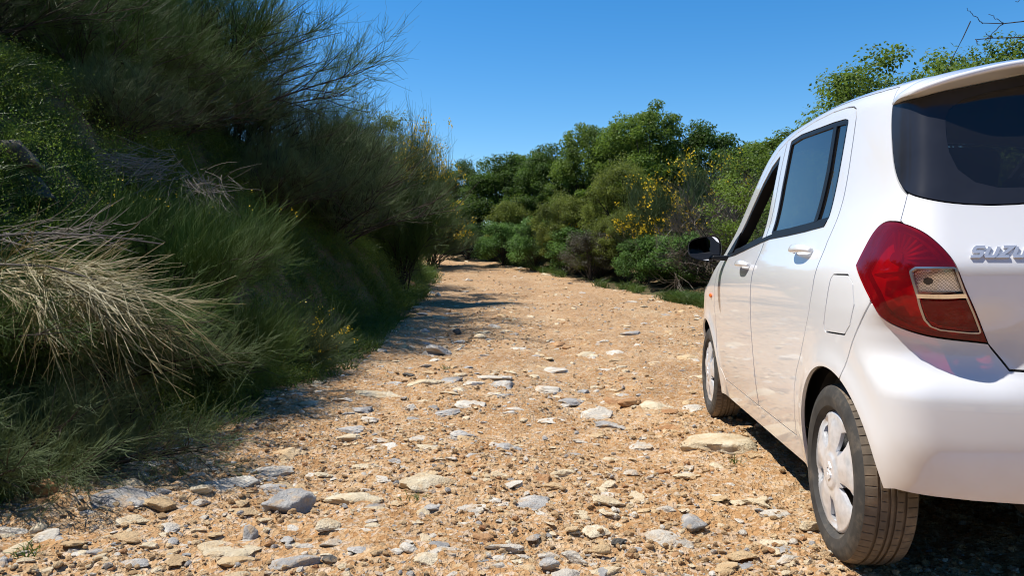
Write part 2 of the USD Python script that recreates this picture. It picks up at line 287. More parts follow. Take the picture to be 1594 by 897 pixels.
#  px, py (foot), width px, height/width, stone, depth/width, turn, label
LOOSE = [
 (440, 805, 92, .50, 'limestone_grey', .75, .2, 'grey angular rock with white crust, largest loose rock on the track'),
 (680, 555, 48, .42, 'limestone_pale', .8, .5, 'pale pinkish slab lying tilted where the shrub shadow ends'),
 (982, 637, 40, .55, 'stone_rust', .8, 0, 'rounded brown stone left of the front car wheel'),
 (66, 776, 52, .68, 'stone_rust', .7, -.15, 'red brown block of rock at the foot of the near shrub'),
 (506, 568, 24, .75, 'stone_rust', .8, 0, 'small red brown block in shade at the track edge'),
 (385, 843, 44, .62, 'limestone_grey', .6, 2.2, 'dark grey cleft stone in front of the biggest loose rock'),
 (338, 880, 15, .9, 'stone_tan', .8, 0, 'small brown pointed stone lying on a flat tan slab'),
 (417, 855, 17, .8, 'stone_rust', .8, 0, 'small rust orange pebble stone right of the cleft stone'),
 (637, 588, 24, .36, 'stone_dark', .6, 0, 'small dark flat stone below the tilted pale slab'),
 (712, 522, 18, .7, 'stone_dark', .8, .3, 'blue grey stone inside the shadow on the track'),
 (634, 452, 26, .7, 'stone_rust', .8, .3, 'red rock at the foot of the far grassy bank'),
 (681, 461, 12, .7, 'limestone_pale', .8, .3, 'white stone beside the red rock at the far bank'),
 (895, 880, 46, .45, 'limestone_pale', .62, -.3, 'smooth whitish stone at the bottom edge of the picture'),
 (858, 889, 40, .5, 'limestone_grey', .8, .4, 'speckled grey stone left of the smooth whitish stone'),
 (938, 868, 36, .5, 'stone_tan', .7, .1, 'brown stone right of the smooth whitish stone'),
 (966, 853, 28, .6, 'stone_dark', .8, .4, 'dark grey stone above the brown stone in the foreground'),
 (1268, 829, 52, .35, 'limestone_cream', .5, .05, 'pale flat stone touching the shade of the rear wheel'),
 (250, 775, 28, .5, 'limestone_grey', .8, -.2, 'small grey stone between the two big slabs on the left'),
 (146, 866, 30, .33, 'limestone_grey', .6, .1, 'small flat grey stone at lower left of the track'),
 (289, 692, 22, .55, 'limestone_grey', .8, 0, 'small blue grey stone at the foot of the near shrub'),
 (638, 862, 40, .35, 'limestone_pale', .6, -.5, 'white forked stone in the open foreground soil'),
 (1302, 500, 14, .6, 'stone_tan', .8, 0, None),
]
mpp = lambda Y: Y / F_PX
for k, (px, py, w, hr, m, dr_, rz, lab) in enumerate(LOOSE):
    if lab is None: continue
    q = at(px, py); L = w * mpp(q[1])
    v, f = rock(140 + k, 3, 8, .10)
    v = place_rock(v, q[0], q[1] + L * dr_ * .3, L, L * dr_, L * hr, rz, .22, (0.0, .18 if 'tilted' in lab else .05))
    a = stone_arrays(v, f, 32); tag(put('/World', 'loose_rock', a[0], a[1], m, a[2]), lab, 'rock')
BED = [(175, 790, 105, 'limestone_grey', .28), (205, 740, 85, 'limestone_pale', .28), (242, 792, 55, 'stone_tan', .3), (195, 818, 55, 'limestone_cream', .3), (188, 843, 52, 'stone_tan', .25), (62, 789, 62, 'stone_rust', .25),
 (355, 764, 78, 'limestone_pale', .4), (415, 740, 72, 'limestone_pale', .25), (420, 769, 50, 'limestone_grey', .4), (332, 872, 104, 'limestone_cream', .22), (200, 887, 52, 'limestone_grey', .3), (372, 802, 44, 'stone_tan', .3),
 (450, 888, 74, 'limestone_grey', .3), (548, 786, 92, 'limestone_cream', .3), (575, 806, 62, 'limestone_cream', .25), (660, 764, 98, 'limestone_cream', .3), (597, 702, 60, 'limestone_pale', .25), (545, 674, 52, 'limestone_grey', .25),
 (535, 685, 46, 'limestone_cream', .25), (668, 702, 44, 'limestone_cream', .25), (722, 680, 40, 'limestone_grey', .4), (786, 704, 56, 'limestone_grey', .35), (555, 862, 34, 'limestone_grey', .3), (515, 850, 34, 'limestone_pale', .35), (515, 873, 26, 'stone_dark', .4),
 (735, 799, 47, 'limestone_pale', .35), (765, 783, 26, 'limestone_pale', .3), (590, 620, 76, 'limestone_cream', .3), (530, 625, 30, 'limestone_pale', .3), (556, 643, 58, 'limestone_grey', .25), (570, 657, 32, 'limestone_pale', .4), (542, 647, 30, 'limestone_grey', .3),
 (1130, 703, 112, 'limestone_cream', .34), (1183, 712, 30, 'stone_tan', .5), (1040, 799, 34, 'limestone_pale', .4), (1055, 858, 88, 'limestone_pale', .32), (1205, 809, 56, 'limestone_pale', .3), (938, 652, 62, 'limestone_pale', .4), (1030, 638, 56, 'limestone_cream', .3),
 (895, 630, 48, 'limestone_grey', .25), (832, 791, 62, 'limestone_grey', .35), (985, 522, 34, 'limestone_grey', .3), (720, 895, 50, 'limestone_grey', .3), (765, 889, 44, 'limestone_pale', .3), (815, 893, 40, 'stone_tan', .35), (1000, 870, 30, 'limestone_pale', .3), (860, 660, 40, 'limestone_pale', .25),
 (1210, 850, 42, 'limestone_cream', .3), (1160, 870, 46, 'stone_tan', .25), (1165, 890, 36, 'limestone_grey', .3), (770, 592, 50, 'limestone_pale', .25), (870, 580, 46, 'limestone_pale', .25), (850, 610, 44, 'limestone_pale', .3), (705, 595, 36, 'limestone_grey', .3),
 (735, 600, 32, 'limestone_pale', .3), (785, 620, 26, 'limestone_grey', .3), (1085, 640, 36, 'limestone_pale', .25), (1045, 645, 26, 'stone_rust', .4), (955, 668, 50, 'limestone_grey', .3), (800, 640, 30, 'limestone_pale', .3), (490, 598, 36, 'limestone_cream', .3), (590, 548, 26, 'limestone_pale', .4),
 (655, 600, 50, 'limestone_cream', .25), (610, 600, 30, 'limestone_grey', .25), (690, 645, 46, 'limestone_grey', .2), (740, 635, 60, 'limestone_pale', .2), (640, 655, 24, 'limestone_grey', .3), (480, 632, 30, 'limestone_cream', .3), (900, 690, 28, 'limestone_pale', .3), (1000, 700, 34, 'limestone_pale', .3), (860, 760, 40, 'stone_tan', .2),
 (480, 745, 26, 'limestone_pale', .3), (690, 730, 24, 'limestone_pale', .3), (560, 730, 34, 'limestone_cream', .3), (930, 835, 40, 'limestone_cream', .3), (780, 745, 30, 'limestone_cream', .3), (990, 770, 26, 'limestone_cream', .3), (1070, 745, 40, 'limestone_cream', .2), (1110, 775, 34, 'limestone_pale', .2)]
rg = np.random.default_rng(7)
spots = []
for k, (px, py, w, m, hr) in enumerate(BED):
    q = at(px, py); L = 1.18 * w * mpp(q[1])
    spots.append((q[0], q[1], L, L * rg.uniform(.6, .95), L * hr, rg.normal() * .25, m, .55))
kinds = ['limestone_pale', 'limestone_cream', 'stone_tan', 'limestone_grey', 'stone_tan', 'stone_rust', 'limestone_cream']
while len(spots) < 300:
    Y = 2.2 * (14 / 2.2) ** rg.random(); X = rg.uniform(-2.0, min(.7 * Y + .2, 3.6))
    if X < XL_(Y) + .1 or X > .66 * Y or (X > 1.0 and Y < 5.2) : continue
    L = np.clip(.07 * rg.pareto(2.0) + .055, .055, .30) * (1 + Y / 25)
    if any((X - s[0]) ** 2 + (Y - s[1]) ** 2 < (.45 * (L + s[2])) ** 2 for s in spots): continue
    spots.append((X, Y, L, L * rg.uniform(.5, .95), L * rg.uniform(.28, .5), rg.uniform(0, 6.3), kinds[rg.integers(len(kinds))], rg.uniform(.5, .72)))
for k, (X, Y, L, Wd, Ht, rz, m, sink) in enumerate(spots):
    v, f = rock(500 + k, 3 if L > .10 and Y < 7 else 2, int(rg.integers(7, 13)), .12)
    v = place_rock(v, X, Y + Wd * .3, L, Wd, Ht, rz, sink, (rg.normal() * .06, rg.normal() * .06))
    a = stone_arrays(v, f, 34); put(road, 'stone', a[0], a[1], m, a[2])
# gravel: everything smaller, uncountable
def instancer(path, protos, rows, lab=None, cat=None):
    """protos: list of (v, f, mat); rows: arrays (kind, pos, quat wxyz, scale)"""
    pi = UsdGeom.PointInstancer.Define(stage, numbered(path))
    for k, (v, f, m) in enumerate(protos):
        a = put(pi, 'piece', v, f, m); pi.CreatePrototypesRel().AddTarget(a.GetPath())
    kind, pos, quat, sc = rows
    pi.CreateProtoIndicesAttr(Vt.IntArray.FromNumpy(np.asarray(kind, np.int32)))
    pi.CreatePositionsAttr(Vt.Vec3fArray.FromNumpy(np.asarray(pos, np.float32)))
    pi.CreateOrientationsAttr(Vt.QuathArray([Gf.Quath(float(q[0]), float(q[1]), float(q[2]), float(q[3])) for q in quat]))
    pi.CreateScalesAttr(Vt.Vec3fArray.FromNumpy(np.asarray(sc, np.float32)))
    tag(pi, lab, cat, kind='stuff'); return pi
gm = ['grit', 'limestone_cream', 'stone_tan', 'grit', 'limestone_grey', 'stone_rust', 'limestone_pale', 'grit', 'stone_tan', 'grit', 'stone_tan', 'grit']
protos = [(*rock(900 + k, 1, 7, .12), m) for k, m in enumerate(gm)]
N = 85000
Y = 2.0 * (26 / 2.0) ** (rg.random(N) ** 1.05); X = rg.uniform(-1, 1, N) * (.72 * Y + .3)
ok = (X > XL_(Y) - .15) & (X < XR_(Y) + .3); X, Y = X[ok], Y[ok]
s = np.clip(.0032 * (1 + rg.pareto(2.0, len(X))), .0032, .014) * (1 + Y / 12)
cl = meshkit.fbm(np.stack([X, Y, 0 * X], -1) * 1.1, 3, 21); keep = rg.random(len(X)) < np.clip((cl - .40) * 4.5, .07, 1); X, Y, s = X[keep], Y[keep], s[keep]
sc = s[:, None] * np.stack([np.ones_like(s), rg.uniform(.6, 1, len(s)), rg.uniform(.4, .8, len(s))], 1)
Zp = ground(X, Y, True) + sc[:, 2] * .25
ang = rg.uniform(0, 2 * np.pi, len(X))
# flatter slabs among it, too many to count
flat = [(*rock(950 + k, 2, 8, .14), m) for k, m in enumerate(['limestone_pale', 'limestone_cream', 'limestone_pale', 'limestone_grey', 'stone_tan', 'limestone_cream'])]
n_ = 2400; Yf = 2.2 * (27 / 2.2) ** rg.random(n_); Xf = rg.uniform(-1, 1, n_) * (.7 * Yf + .3); ok = (Xf > XL_(Yf)) & (Xf < XR_(Yf) + .2) & ~((Xf > 1.0) & (Yf < 5.2)); Xf, Yf = Xf[ok], Yf[ok]
sf_ = np.clip(.018 * (1 + rg.pareto(2.4, len(Xf))), .018, .06) * (1 + Yf / 14); scf = sf_[:, None] * np.stack([np.ones_like(sf_), rg.uniform(.45, .9, len(sf_)), rg.uniform(.16, .32, len(sf_))], 1); af = rg.uniform(0, 2 * np.pi, len(Xf)); tl = rg.normal(size=len(Xf)) * .08
instancer(pth(road) + '/slab_gravel', flat, (rg.integers(0, len(flat), len(Xf)), np.stack([Xf, Yf, ground(Xf, Yf, True) - scf[:, 2] * .18], 1), np.stack([np.cos(af / 2), tl, 0 * tl, np.sin(af / 2)], 1), scf))
instancer(pth(road) + '/gravel', protos, (rg.integers(0, len(gm), len(X)), np.stack([X, Y, Zp], 1), np.stack([np.cos(ang / 2), 0 * ang, 0 * ang, np.sin(ang / 2)], 1), sc))
# ------------------------------------------------------------------ the car: body surface
def prof(pts, sig, n=1200, ext=.6):
    p = np.array(pts, float); lo, hi = p[0, 0] - ext, p[-1, 0] + ext
    g = np.linspace(lo, hi, n); v = PchipInterpolator(p[:, 0], p[:, 1])(np.clip(g, p[0, 0], p[-1, 0]))
    s0 = (p[1, 1] - p[0, 1]) / (p[1, 0] - p[0, 0]); s1 = (p[-1, 1] - p[-2, 1]) / (p[-1, 0] - p[-2, 0])
    v = np.where(g < p[0, 0], p[0, 1] + s0 * (g - p[0, 0]), np.where(g > p[-1, 0], p[-1, 1] + s1 * (g - p[-1, 0]), v))
    cs = CubicSpline(g, gaussian_filter1d(v, sig / ((hi - lo) / (n - 1)), mode='nearest'))
    return lambda x: cs(np.clip(x, lo, hi))
def smax(a, b, k):
    h = np.clip(.5 + .5 * (a - b) / k, 0, 1); return b + (a - b) * h + k * h * (1 - h)
b_side = prof([(.15, .742), (.22, .754), (.30, .767), (.42, .785), (.55, .797), (.70, .806), (.80, .8085), (.88, .805), (.93, .796), (1.01, .765), (1.08, .742), (1.14, .724), (1.214, .709), (1.343, .690), (1.476, .671), (1.6, .65)], .016)
b_plan = prof([(-.6, -.075), (-.4, -.038), (-.2, -.016), (.2, -.002), (1.0, 0), (1.8, 0), (2.3, -.003), (2.6, -.014), (2.8, -.045), (3.0, -.115), (3.12, -.18)], .06)
b_taper = prof([(-.5, -.05), (-.1, -.02), (.3, -.002), (1., 0), (1.5, -.008), (2.2, -.03), (3, -.06)], .06)
b_top = prof([(-.6, 1.50), (-.3, 1.525), (-.1, 1.547), (.2, 1.581), (.6, 1.611), (.95, 1.616), (1.25, 1.604), (1.42, 1.57), (1.7, 1.437), (2.0, 1.24), (2.25, 1.04), (2.4, .955), (2.7, .885), (2.95, .79), (3.1, .66)], .05)
b_rear = prof([(.2, -.37), (.27, -.43), (.36, -.468), (.48, -.488), (.58, -.485), (.63, -.474), (.67, -.458), (.74, -.457), (.82, -.459), (.89, -.466), (.935, -.471), (.965, -.462), (1.0, -.446), (1.1, -.400), (1.3, -.315), (1.45, -.255), (1.55, -.215)], .012)
b_front = prof([(.15, 3.0), (.3, 3.08), (.5, 3.115), (.65, 3.10), (.8, 3.0), (1., 2.8)], .03)
ARCH, ARCH_R, HUB_Z = (.02, 2.425), .335, .283
def Wd_(x, z):
    t = np.clip((z - .82) / .5, 0, 1.3); fl = 0
    for ax in ARCH: fl = fl + .012 * np.exp(-((np.hypot(x - ax, z - HUB_Z) - ARCH_R) / .05) ** 2)
    return b_side(z) + b_plan(x) + b_taper(x) * t + fl
def Zt_(x, y): return b_top(x) - .04 * (np.abs(y) / .6) ** 2.4
def Xr_(y, z):
    a = np.abs(y); return b_rear(z) + .055 * (a / .6) ** 2 + .035 * S01((a - .40) / .14) * S01((z - .59) / .14) * S01((.86 - z) / .10)
def Xf_(y, z): return b_front(z) - .16 * (np.abs(y) / .6) ** 2.2
def G(p):
    x, y, z = p[..., 0], p[..., 1], p[..., 2]
    k = .15 - .07 * np.clip((z - .7) / .45, 0, 1) - .05 * S01((.72 - z) / .14)
    g = smax(np.abs(y) - Wd_(x, z), Xr_(y, z) - x, k)
    g = smax(g, x - Xf_(y, z), .2)
    return smax(g, z - Zt_(x, y), .06)
def grad(p, e=.0015):
    n = np.stack([G(p + np.eye(3)[k] * e) - G(p - np.eye(3)[k] * e) for k in range(3)], -1)
    return n / (np.linalg.norm(n, axis=-1, keepdims=True) + 1e-12)
def bis(O, D, hi=1.3, n=34):
    lo, hi = np.zeros(len(O)), np.full(len(O), hi)
    for _ in range(n):
        m = (lo + hi) / 2; g = G(O + D * m[:, None]); lo = np.where(g < 0, m, lo); hi = np.where(g < 0, hi, m)
    return O + D * ((lo + hi) / 2)[:, None]
UE = .1 - .25 * np.pi            # where the wrap reaches the rear face
UF = 2.5 + .25 * np.pi           # ... and the front face
def wrap(q):
    """(u, z) -> body surface of the left half. u runs from the rear centre line (-.985) round the corner, along the side (u = x), to the front centre (3.585)"""
    u, z = q[:, 0], q[:, 1]
    a = np.clip((.1 - u) / .5, 0, np.pi / 2); b = np.clip((u - 2.5) / .5, 0, np.pi / 2)
    D = np.stack([-np.sin(a) + np.sin(b), np.cos(a) * np.cos(b) + np.minimum(np.cos(a), np.cos(b)) * 0, 0 * u], 1)
    y0 = .3 - np.clip(UE - u, 0, .3) - np.clip(u - UF, 0, .3)
    O = np.stack([np.clip(u, .1, 2.5), y0, z], 1)
    return bis(O, D)
def topc(q): return bis(np.stack([q[:, 0], q[:, 1], np.full(len(q), .5)], 1), np.tile([0, 0, 1.0], (len(q), 1)), 1.3)
def uof(x, y):
    x, y = np.asarray(x, float), np.asarray(y, float)
    r = np.where(y <= .3, UE - (.3 - y), .1 - .5 * np.arctan2(.1 - x, y - .3))
    fr = np.where(y <= .3, UF + (.3 - y), 2.5 + .5 * np.arctan2(x - 2.5, y - .3))
    return np.where(x < .1, r, np.where(x > 2.5, fr, x))
def sidexz(pts):
    """side view (x, z) -> (u, z)"""
    p = np.array(pts, float); q = bis(np.stack([p[:, 0], np.full(len(p), .2), p[:, 1]], 1), np.tile([0, 1.0, 0], (len(p), 1)))
    return np.stack([uof(q[:, 0], q[:, 1]), p[:, 1]], 1)
def resample(c, h):
    c = np.asarray(c); d = np.r_[0, np.cumsum(np.linalg.norm(np.diff(c, axis=0), axis=1))]
    out = []
    for i in range(len(c) - 1):
        k = max(1, int(math.ceil((d[i + 1] - d[i]) / h)))
        out.append(c[i] + (c[i + 1] - c[i]) * (np.arange(k) / k)[:, None])
    return np.vstack(out)
def geoms(p): return [g for g in getattr(p, 'geoms', [p]) if isinstance(g, Polygon) and g.area > 2e-5]
def panel(poly, chart=wrap, h=.022, off=0.0, flange=.012, normal=None):
    vs, fs, ns, k = [], [], [], 0
    for g in geoms(poly):
        rings = [resample(np.array(r.coords), h * .6) for r in (g.exterior, *g.interiors)]
        x0, z0, x1, z1 = g.bounds
        gx, gz = np.meshgrid(np.arange(x0, x1, h), np.arange(z0, z1, h)); gx = gx + (np.arange(gx.shape[0]) % 2)[:, None] * h / 2
        inner = g.buffer(-h * .5)
        pin = np.stack([gx.ravel(), gz.ravel()], 1)
        if not inner.is_empty: pin = pin[shapely.contains_xy(inner, pin[:, 0], pin[:, 1])]
        else: pin = pin[:0]
        P = np.vstack(rings + [pin]); T = Delaunay(P).simplices
        c = P[T].mean(1); T = T[shapely.contains_xy(g.buffer(1e-6), c[:, 0], c[:, 1])]
        ar = np.abs(np.cross(P[T[:, 1]] - P[T[:, 0]], P[T[:, 2]] - P[T[:, 0]])); T = T[ar > 1e-9]
        Q = chart(P); Nn = grad(Q)
        fn = np.cross(Q[T[:, 1]] - Q[T[:, 0]], Q[T[:, 2]] - Q[T[:, 0]]); flip = (fn * Nn[T].mean(1)).sum(1) < 0
        T[flip] = T[flip][:, ::-1]
        Q = Q + Nn * (off(P)[:, None] if callable(off) else off)
        vs.append(Q); fs.append(T + k); ns.append(Nn); k += len(Q)
        if flange:
            s = 0
            for r in rings:
                m = len(r); i = np.arange(m) + s; j = np.r_[i[1:], i[:1]]; s += m
                tang = Q[j] - Q[np.r_[i[-1:], i[:-1]]]; e = np.cross(tang, Nn[i]); e /= np.linalg.norm(e, axis=1, keepdims=True) + 1e-12
                cen = Point(*(r[0] + (r[1] - r[0]) * .5))
                vs += [Q[i], Q[i] - Nn[i] * flange]; ns += [e, e]
                a = np.arange(m); b = np.r_[a[1:], a[:1]]
                fs.append(np.vstack([np.stack([k + a, k + b, k + m + b], 1), np.stack([k + a, k + m + b, k + m + a], 1)])); k += 2 * m
    v, f, n = np.vstack(vs), np.vstack(fs), np.vstack(ns)
    # flange faces: turn to agree with their normals
    fn = np.cross(v[f[:, 1]] - v[f[:, 0]], v[f[:, 2]] - v[f[:, 0]]); bad = (fn * n[f].mean(1)).sum(1) < 0; f[bad] = f[bad][:, ::-1]
    return v, f, n
def mirror(a): v, f, n = a; k = np.array([1, -1, 1]); return v * k, f[:, ::-1], n * k
def both(a): b = mirror(a); return np.vstack([a[0], b[0]]), np.vstack([a[1], b[1] + len(a[0])]), np.vstack([a[2], b[2]])

# ---- outlines, in side-view metres (x, z) or wrap coordinates (u, z)
def rnd(p, r): return p.buffer(-r).buffer(2 * r).buffer(-r)
ul = np.r_[np.linspace(-.985, -.69, 18), np.linspace(-.68, .1, 40), np.linspace(.12, 2.5, 100), np.linspace(2.52, 3.585, 50)]
zscan = np.arange(.72, 1.63, .006)
UU, ZZ = np.meshgrid(ul, zscan, indexing='ij')
QQ = wrap(np.stack([UU.ravel(), ZZ.ravel()], 1)); gg = np.abs(G(QQ)).reshape(UU.shape); nz = grad(QQ)[:, 2].reshape(UU.shape)
first = ((nz > .70) | (gg > 1e-4)).argmax(1)
seam_z = gaussian_filter1d(zscan[first], 1.2)
seam = np.stack([ul, seam_z], 1)
seam3 = wrap(seam)
arch_u = [sidexz([(ax + ARCH_R * math.cos(t), max(HUB_Z + ARCH_R * math.sin(t), .05)) for t in np.linspace(-.75, math.pi + .75, 70)]) for ax in ARCH]
arch_p = [Polygon(np.vstack([a, [[a[-1, 0], .0], [a[0, 0], .0]]])).buffer(0) for a in arch_u]
strip = Polygon(np.vstack([seam, [[3.585, .20], [2.0, .20], [.3, .205], [-.2, .30], [-.3, .329], [-.45, .320], [-.985, .315]]])).buffer(0)
rear_door = Polygon(sidexz([(.19, 1.480), (.22, 1.494), (.29, 1.506), (.445, 1.520), (.663, 1.528), (.907, 1.525), (1.05, 1.514), (1.09, 1.38), (1.11, 1.2), (1.12, 1.09), (1.125, .95), (1.125, .70), (1.112, .5), (1.112, .297),
    (.495, .296), (.476, .376), (.443, .477), (.39, .559), (.317, .633), (.262, .705), (.205, .79), (.178, .87), (.178, .95), (.183, 1.03), (.165, 1.10), (.160, 1.18), (.164, 1.29), (.169, 1.38), (.175, 1.45)]))
front_door = Polygon(sidexz([(1.055, 1.514), (1.2, 1.492), (1.35, 1.450), (1.5, 1.378), (1.7, 1.262), (1.9, 1.118), (2.03, 1.010), (2.085, .93), (2.112, .80), (2.10, .7), (2.09, .58), (2.09, .47), (2.05, .36), (1.95, .303), (1.117, .297),
    (1.117, .5), (1.130, .70), (1.130, .95), (1.125, 1.09), (1.115, 1.2), (1.095, 1.38)]))
rear_win = rnd(Polygon(sidexz([(1.035, 1.090), (1.020, 1.3), (.985, 1.500), (.83, 1.503), (.404, 1.474), (.28, 1.462), (.243, 1.452), (.246, 1.331), (.253, 1.202), (.255, 1.115), (.27, 1.104), (.493, 1.096), (.738, 1.091)])), .012)
front_win = rnd(Polygon(sidexz([(1.195, 1.076), (1.19, 1.25), (1.145, 1.462), (1.3, 1.428), (1.45, 1.366), (1.65, 1.252), (1.85, 1.112), (1.97, 1.024), (1.95, 1.016), (1.728, 1.027), (1.443, 1.053)])), .008)
fuel = rnd(Polygon([(.003, .919), (-.104, .919), (-.147, .893), (-.168, .83), (-.145, .768), (-.112, .737), (.043, .733), (.052, .758), (.031, .825), (.018, .905)]), .012)
def cr(pts, n=24):
    p = np.array(pts, float); d = np.r_[0, np.cumsum(np.linalg.norm(np.diff(p, axis=0), axis=1) ** .6)]; return CubicSpline(d, p)(np.linspace(0, d[-1], n))
lamp_r = cr([(-.254, 1.071), (-.292, 1.064), (-.339, 1.041), (-.371, 1.012), (-.396, .980), (-.415, .945), (-.428, .900), (-.444, .850), (-.460, .799), (-.480, .738)], 40)
lamp_b = cr([(-.480, .738), (-.427, .744), (-.370, .752), (-.332, .763), (-.288, .784), (-.258, .812), (-.236, .850), (-.195, .897), (-.142, .946)], 40)
lamp_l = cr([(-.142, .946), (-.157, 1.005), (-.180, 1.047), (-.212, 1.068), (-.254, 1.071)], 24)
lamp = Polygon(np.vstack([lamp_r[:-1], lamp_b[:-1], lamp_l[:-1]]))
tail_edge = [tuple(p) for p in cr([(-.136, 1.443), (-.148, 1.375), (-.175, 1.305), (-.208, 1.236), (-.251, 1.179), (-.288, 1.147)], 20)] + [(-.284, 1.073)] + [tuple(p) for p in lamp_r[lamp_r[:, 0] < -.288]] + [(-.487, .728), (-.509, .697), (-.524, .674), (-.985, .674)]
k0 = int(np.searchsorted(ul, -.136)); rear_seam = seam[:k0]
tailgate = Polygon(np.vstack([rear_seam[::-1][:0], np.array(tail_edge), rear_seam, [[-.136, np.interp(-.136, ul, seam_z)]]])).buffer(0)
g_top = [(-.136, 1.440), (-.266, 1.438), (-.362, 1.453), (-.472, 1.470), (-.618, 1.489), (-.8, 1.500), (-.985, 1.505)]
glass = Polygon(g_top[:1] + [tuple(p) for p in cr([(-.138, 1.43), (-.148, 1.375), (-.175, 1.305), (-.208, 1.236), (-.251, 1.179), (-.292, 1.147), (-.336, 1.129), (-.384, 1.116), (-.46, 1.107), (-.556, 1.108)], 40)] + [(-.985, 1.112)] + g_top[::-1][:-1])
glass_in = rnd(Polygon([(-.985, 1.465), (-.75, 1.463), (-.606, 1.452), (-.484, 1.438), (-.402, 1.420), (-.362, 1.392), (-.356, 1.358), (-.363, 1.312), (-.376, 1.261), (-.401, 1.210), (-.444, 1.172), (-.501, 1.155), (-.985, 1.150)]), .012)
bumper = Polygon([(-.243, .850), (-.206, .793), (-.155, .713), (-.115, .640), (-.06, .55), (-.2, .2), (-.985, .2), (-.985, .670), (-.524, .670), (-.509, .693), (-.487, .725)] + [tuple(p) for p in lamp_b[lamp_b[:, 0] < -.245]])
f_seam = 2.80
fender = Polygon([(2.115, .80), (2.09, .93), (2.06, 1.2), (f_seam + .05, 1.2), (f_seam, .62), (f_seam - .02, .1), (1.9, .1), (1.95, .300), (2.05, .357), (2.094, .47), (2.094, .58), (2.104, .7)])
head = rnd(Polygon([(2.72, .74), (2.80, .80), (2.92, .795), (3.05, .76), (3.18, .70), (3.16, .635), (3.0, .625), (2.86, .64)]), .02)
grille = rnd(Polygon([(3.25, .30), (3.60, .29), (3.60, .50), (3.30, .50)]), .02)
GAP = .0028
c_strip = strip.difference(unary_union(arch_p))
P_rear_door = rear_door.difference(rear_win).buffer(-GAP).intersection(strip)
P_front_door = front_door.difference(front_win).buffer(-GAP).intersection(strip)
P_lamp = lamp
P_bumper = bumper.intersection(c_strip).difference(lamp).buffer(-GAP)
P_tailgate = tailgate.difference(glass).difference(lamp).buffer(-.003)
P_fender = fender.intersection(c_strip).difference(front_door).difference(head).buffer(-GAP)
fb = Polygon([(f_seam, .1), (f_seam, .62), (f_seam + .05, 1.2), (3.6, 1.2), (3.6, .1)])
P_fbump = fb.intersection(c_strip).difference(head).difference(grille).buffer(-GAP)
frame = c_strip.difference(unary_union([rear_door, front_door, fuel, lamp, bumper, tailgate, fender, fb, head]))
P_frame = frame.buffer(-GAP)
close_c = lambda p: p.union(p.buffer(.0)).buffer(0)

# ------------------------------------------------------------------ the car: assembly
CAR_YAW = math.pi / 2 - .0914927
car = xform('/World', 'parked_car', mat4((1.811, 2.368, 0.0), CAR_YAW))
tag(car, 'white five door hatchback parked on the right of the dirt track', 'car')
def cp(name, a, mat, parent=None): return put(parent or car, name, a[0], a[1], mat, a[2])
def pair(name, a, mat, label=None):
    l = cp(name, a, mat); r = cp(name, mirror(a), mat); return l, r
pair('side_frame', panel(P_frame), 'white_paint')
rd, rdr = pair('rear_door', panel(P_rear_door, flange=.02), 'white_paint')
fd, fdr = pair('front_door', panel(P_front_door, flange=.02), 'white_paint')
pair('front_fender', panel(P_fender), 'white_paint')
pair('fuel_flap', panel(fuel.buffer(-.0025)), 'white_paint')[0]
def centred(poly, **k): return both(panel(poly, **k))
tg = cp('tailgate', centred(P_tailgate.buffer(.003).intersection(sbox(-.985, 0, 4, 3)).buffer(-.0).difference(Polygon([(-.136, 0), (-.136, 0.001), (-.137, 0)])).buffer(-1e-5)), 'white_paint')
cp('rear_bumper', centred(P_bumper.union(sbox(-.985, .319, -.95, .667))), 'white_paint')
cp('front_bumper', centred(P_fbump), 'white_paint')
pair('headlight', panel(head.buffer(-.002), off=.002), 'lens_clear'); pair('headlight_reflector', panel(head, off=-.03), 'lamp_reflector')
cp('grille', centred(grille.intersection(sbox(3, 0, 3.585, 2)), off=-.02), 'trim_black')
# roof, windscreen, bonnet: the top sheet
outl = np.vstack([seam3[:, :2], (seam3[::-1, :2] * [1, -1])])
topP = Polygon(outl).buffer(0)
sx = lambda x: float(np.interp(x, seam3[k0:, 0], seam3[k0:, 1]))
wsc = rnd(Polygon([(1.43, -.50), (1.47, 0), (1.43, .50), (1.50, sx(1.5) - .045), (1.75, sx(1.75) - .04), (2.02, sx(2.02) - .035), (2.15, sx(2.15) - .05), (2.25, .4), (2.28, 0), (2.25, -.4), (2.15, -sx(2.15) + .05), (2.02, -sx(2.02) + .035), (1.75, -sx(1.75) + .04), (1.50, -sx(1.5) + .045)]), .02)
hoodP = topP.intersection(sbox(2.33, -2, 4, 2)).buffer(-.02).union(topP.intersection(sbox(2.33, -2, 4, 2)).intersection(sbox(2.6, -.5, 4, .5))).buffer(-.002)
roofP = topP.difference(wsc).difference(topP.intersection(sbox(2.325, -2, 4, 2)))
cp('roof', panel(roofP, topc, h=.03, flange=0), 'white_paint')
cp('bonnet', panel(topP.intersection(sbox(2.33, -2, 4, 2)), topc, h=.03, flange=0), 'white_paint')
cp('windscreen', panel(wsc.buffer(-.003), topc, h=.04, off=-.003, flange=0), 'glass_clear')
hl = panel(topP.intersection(sbox(-.05, -2, 1.42, 2)).buffer(-.03), topc, h=.06, off=-.03, flange=0); cp('headlining', hl, 'headliner')
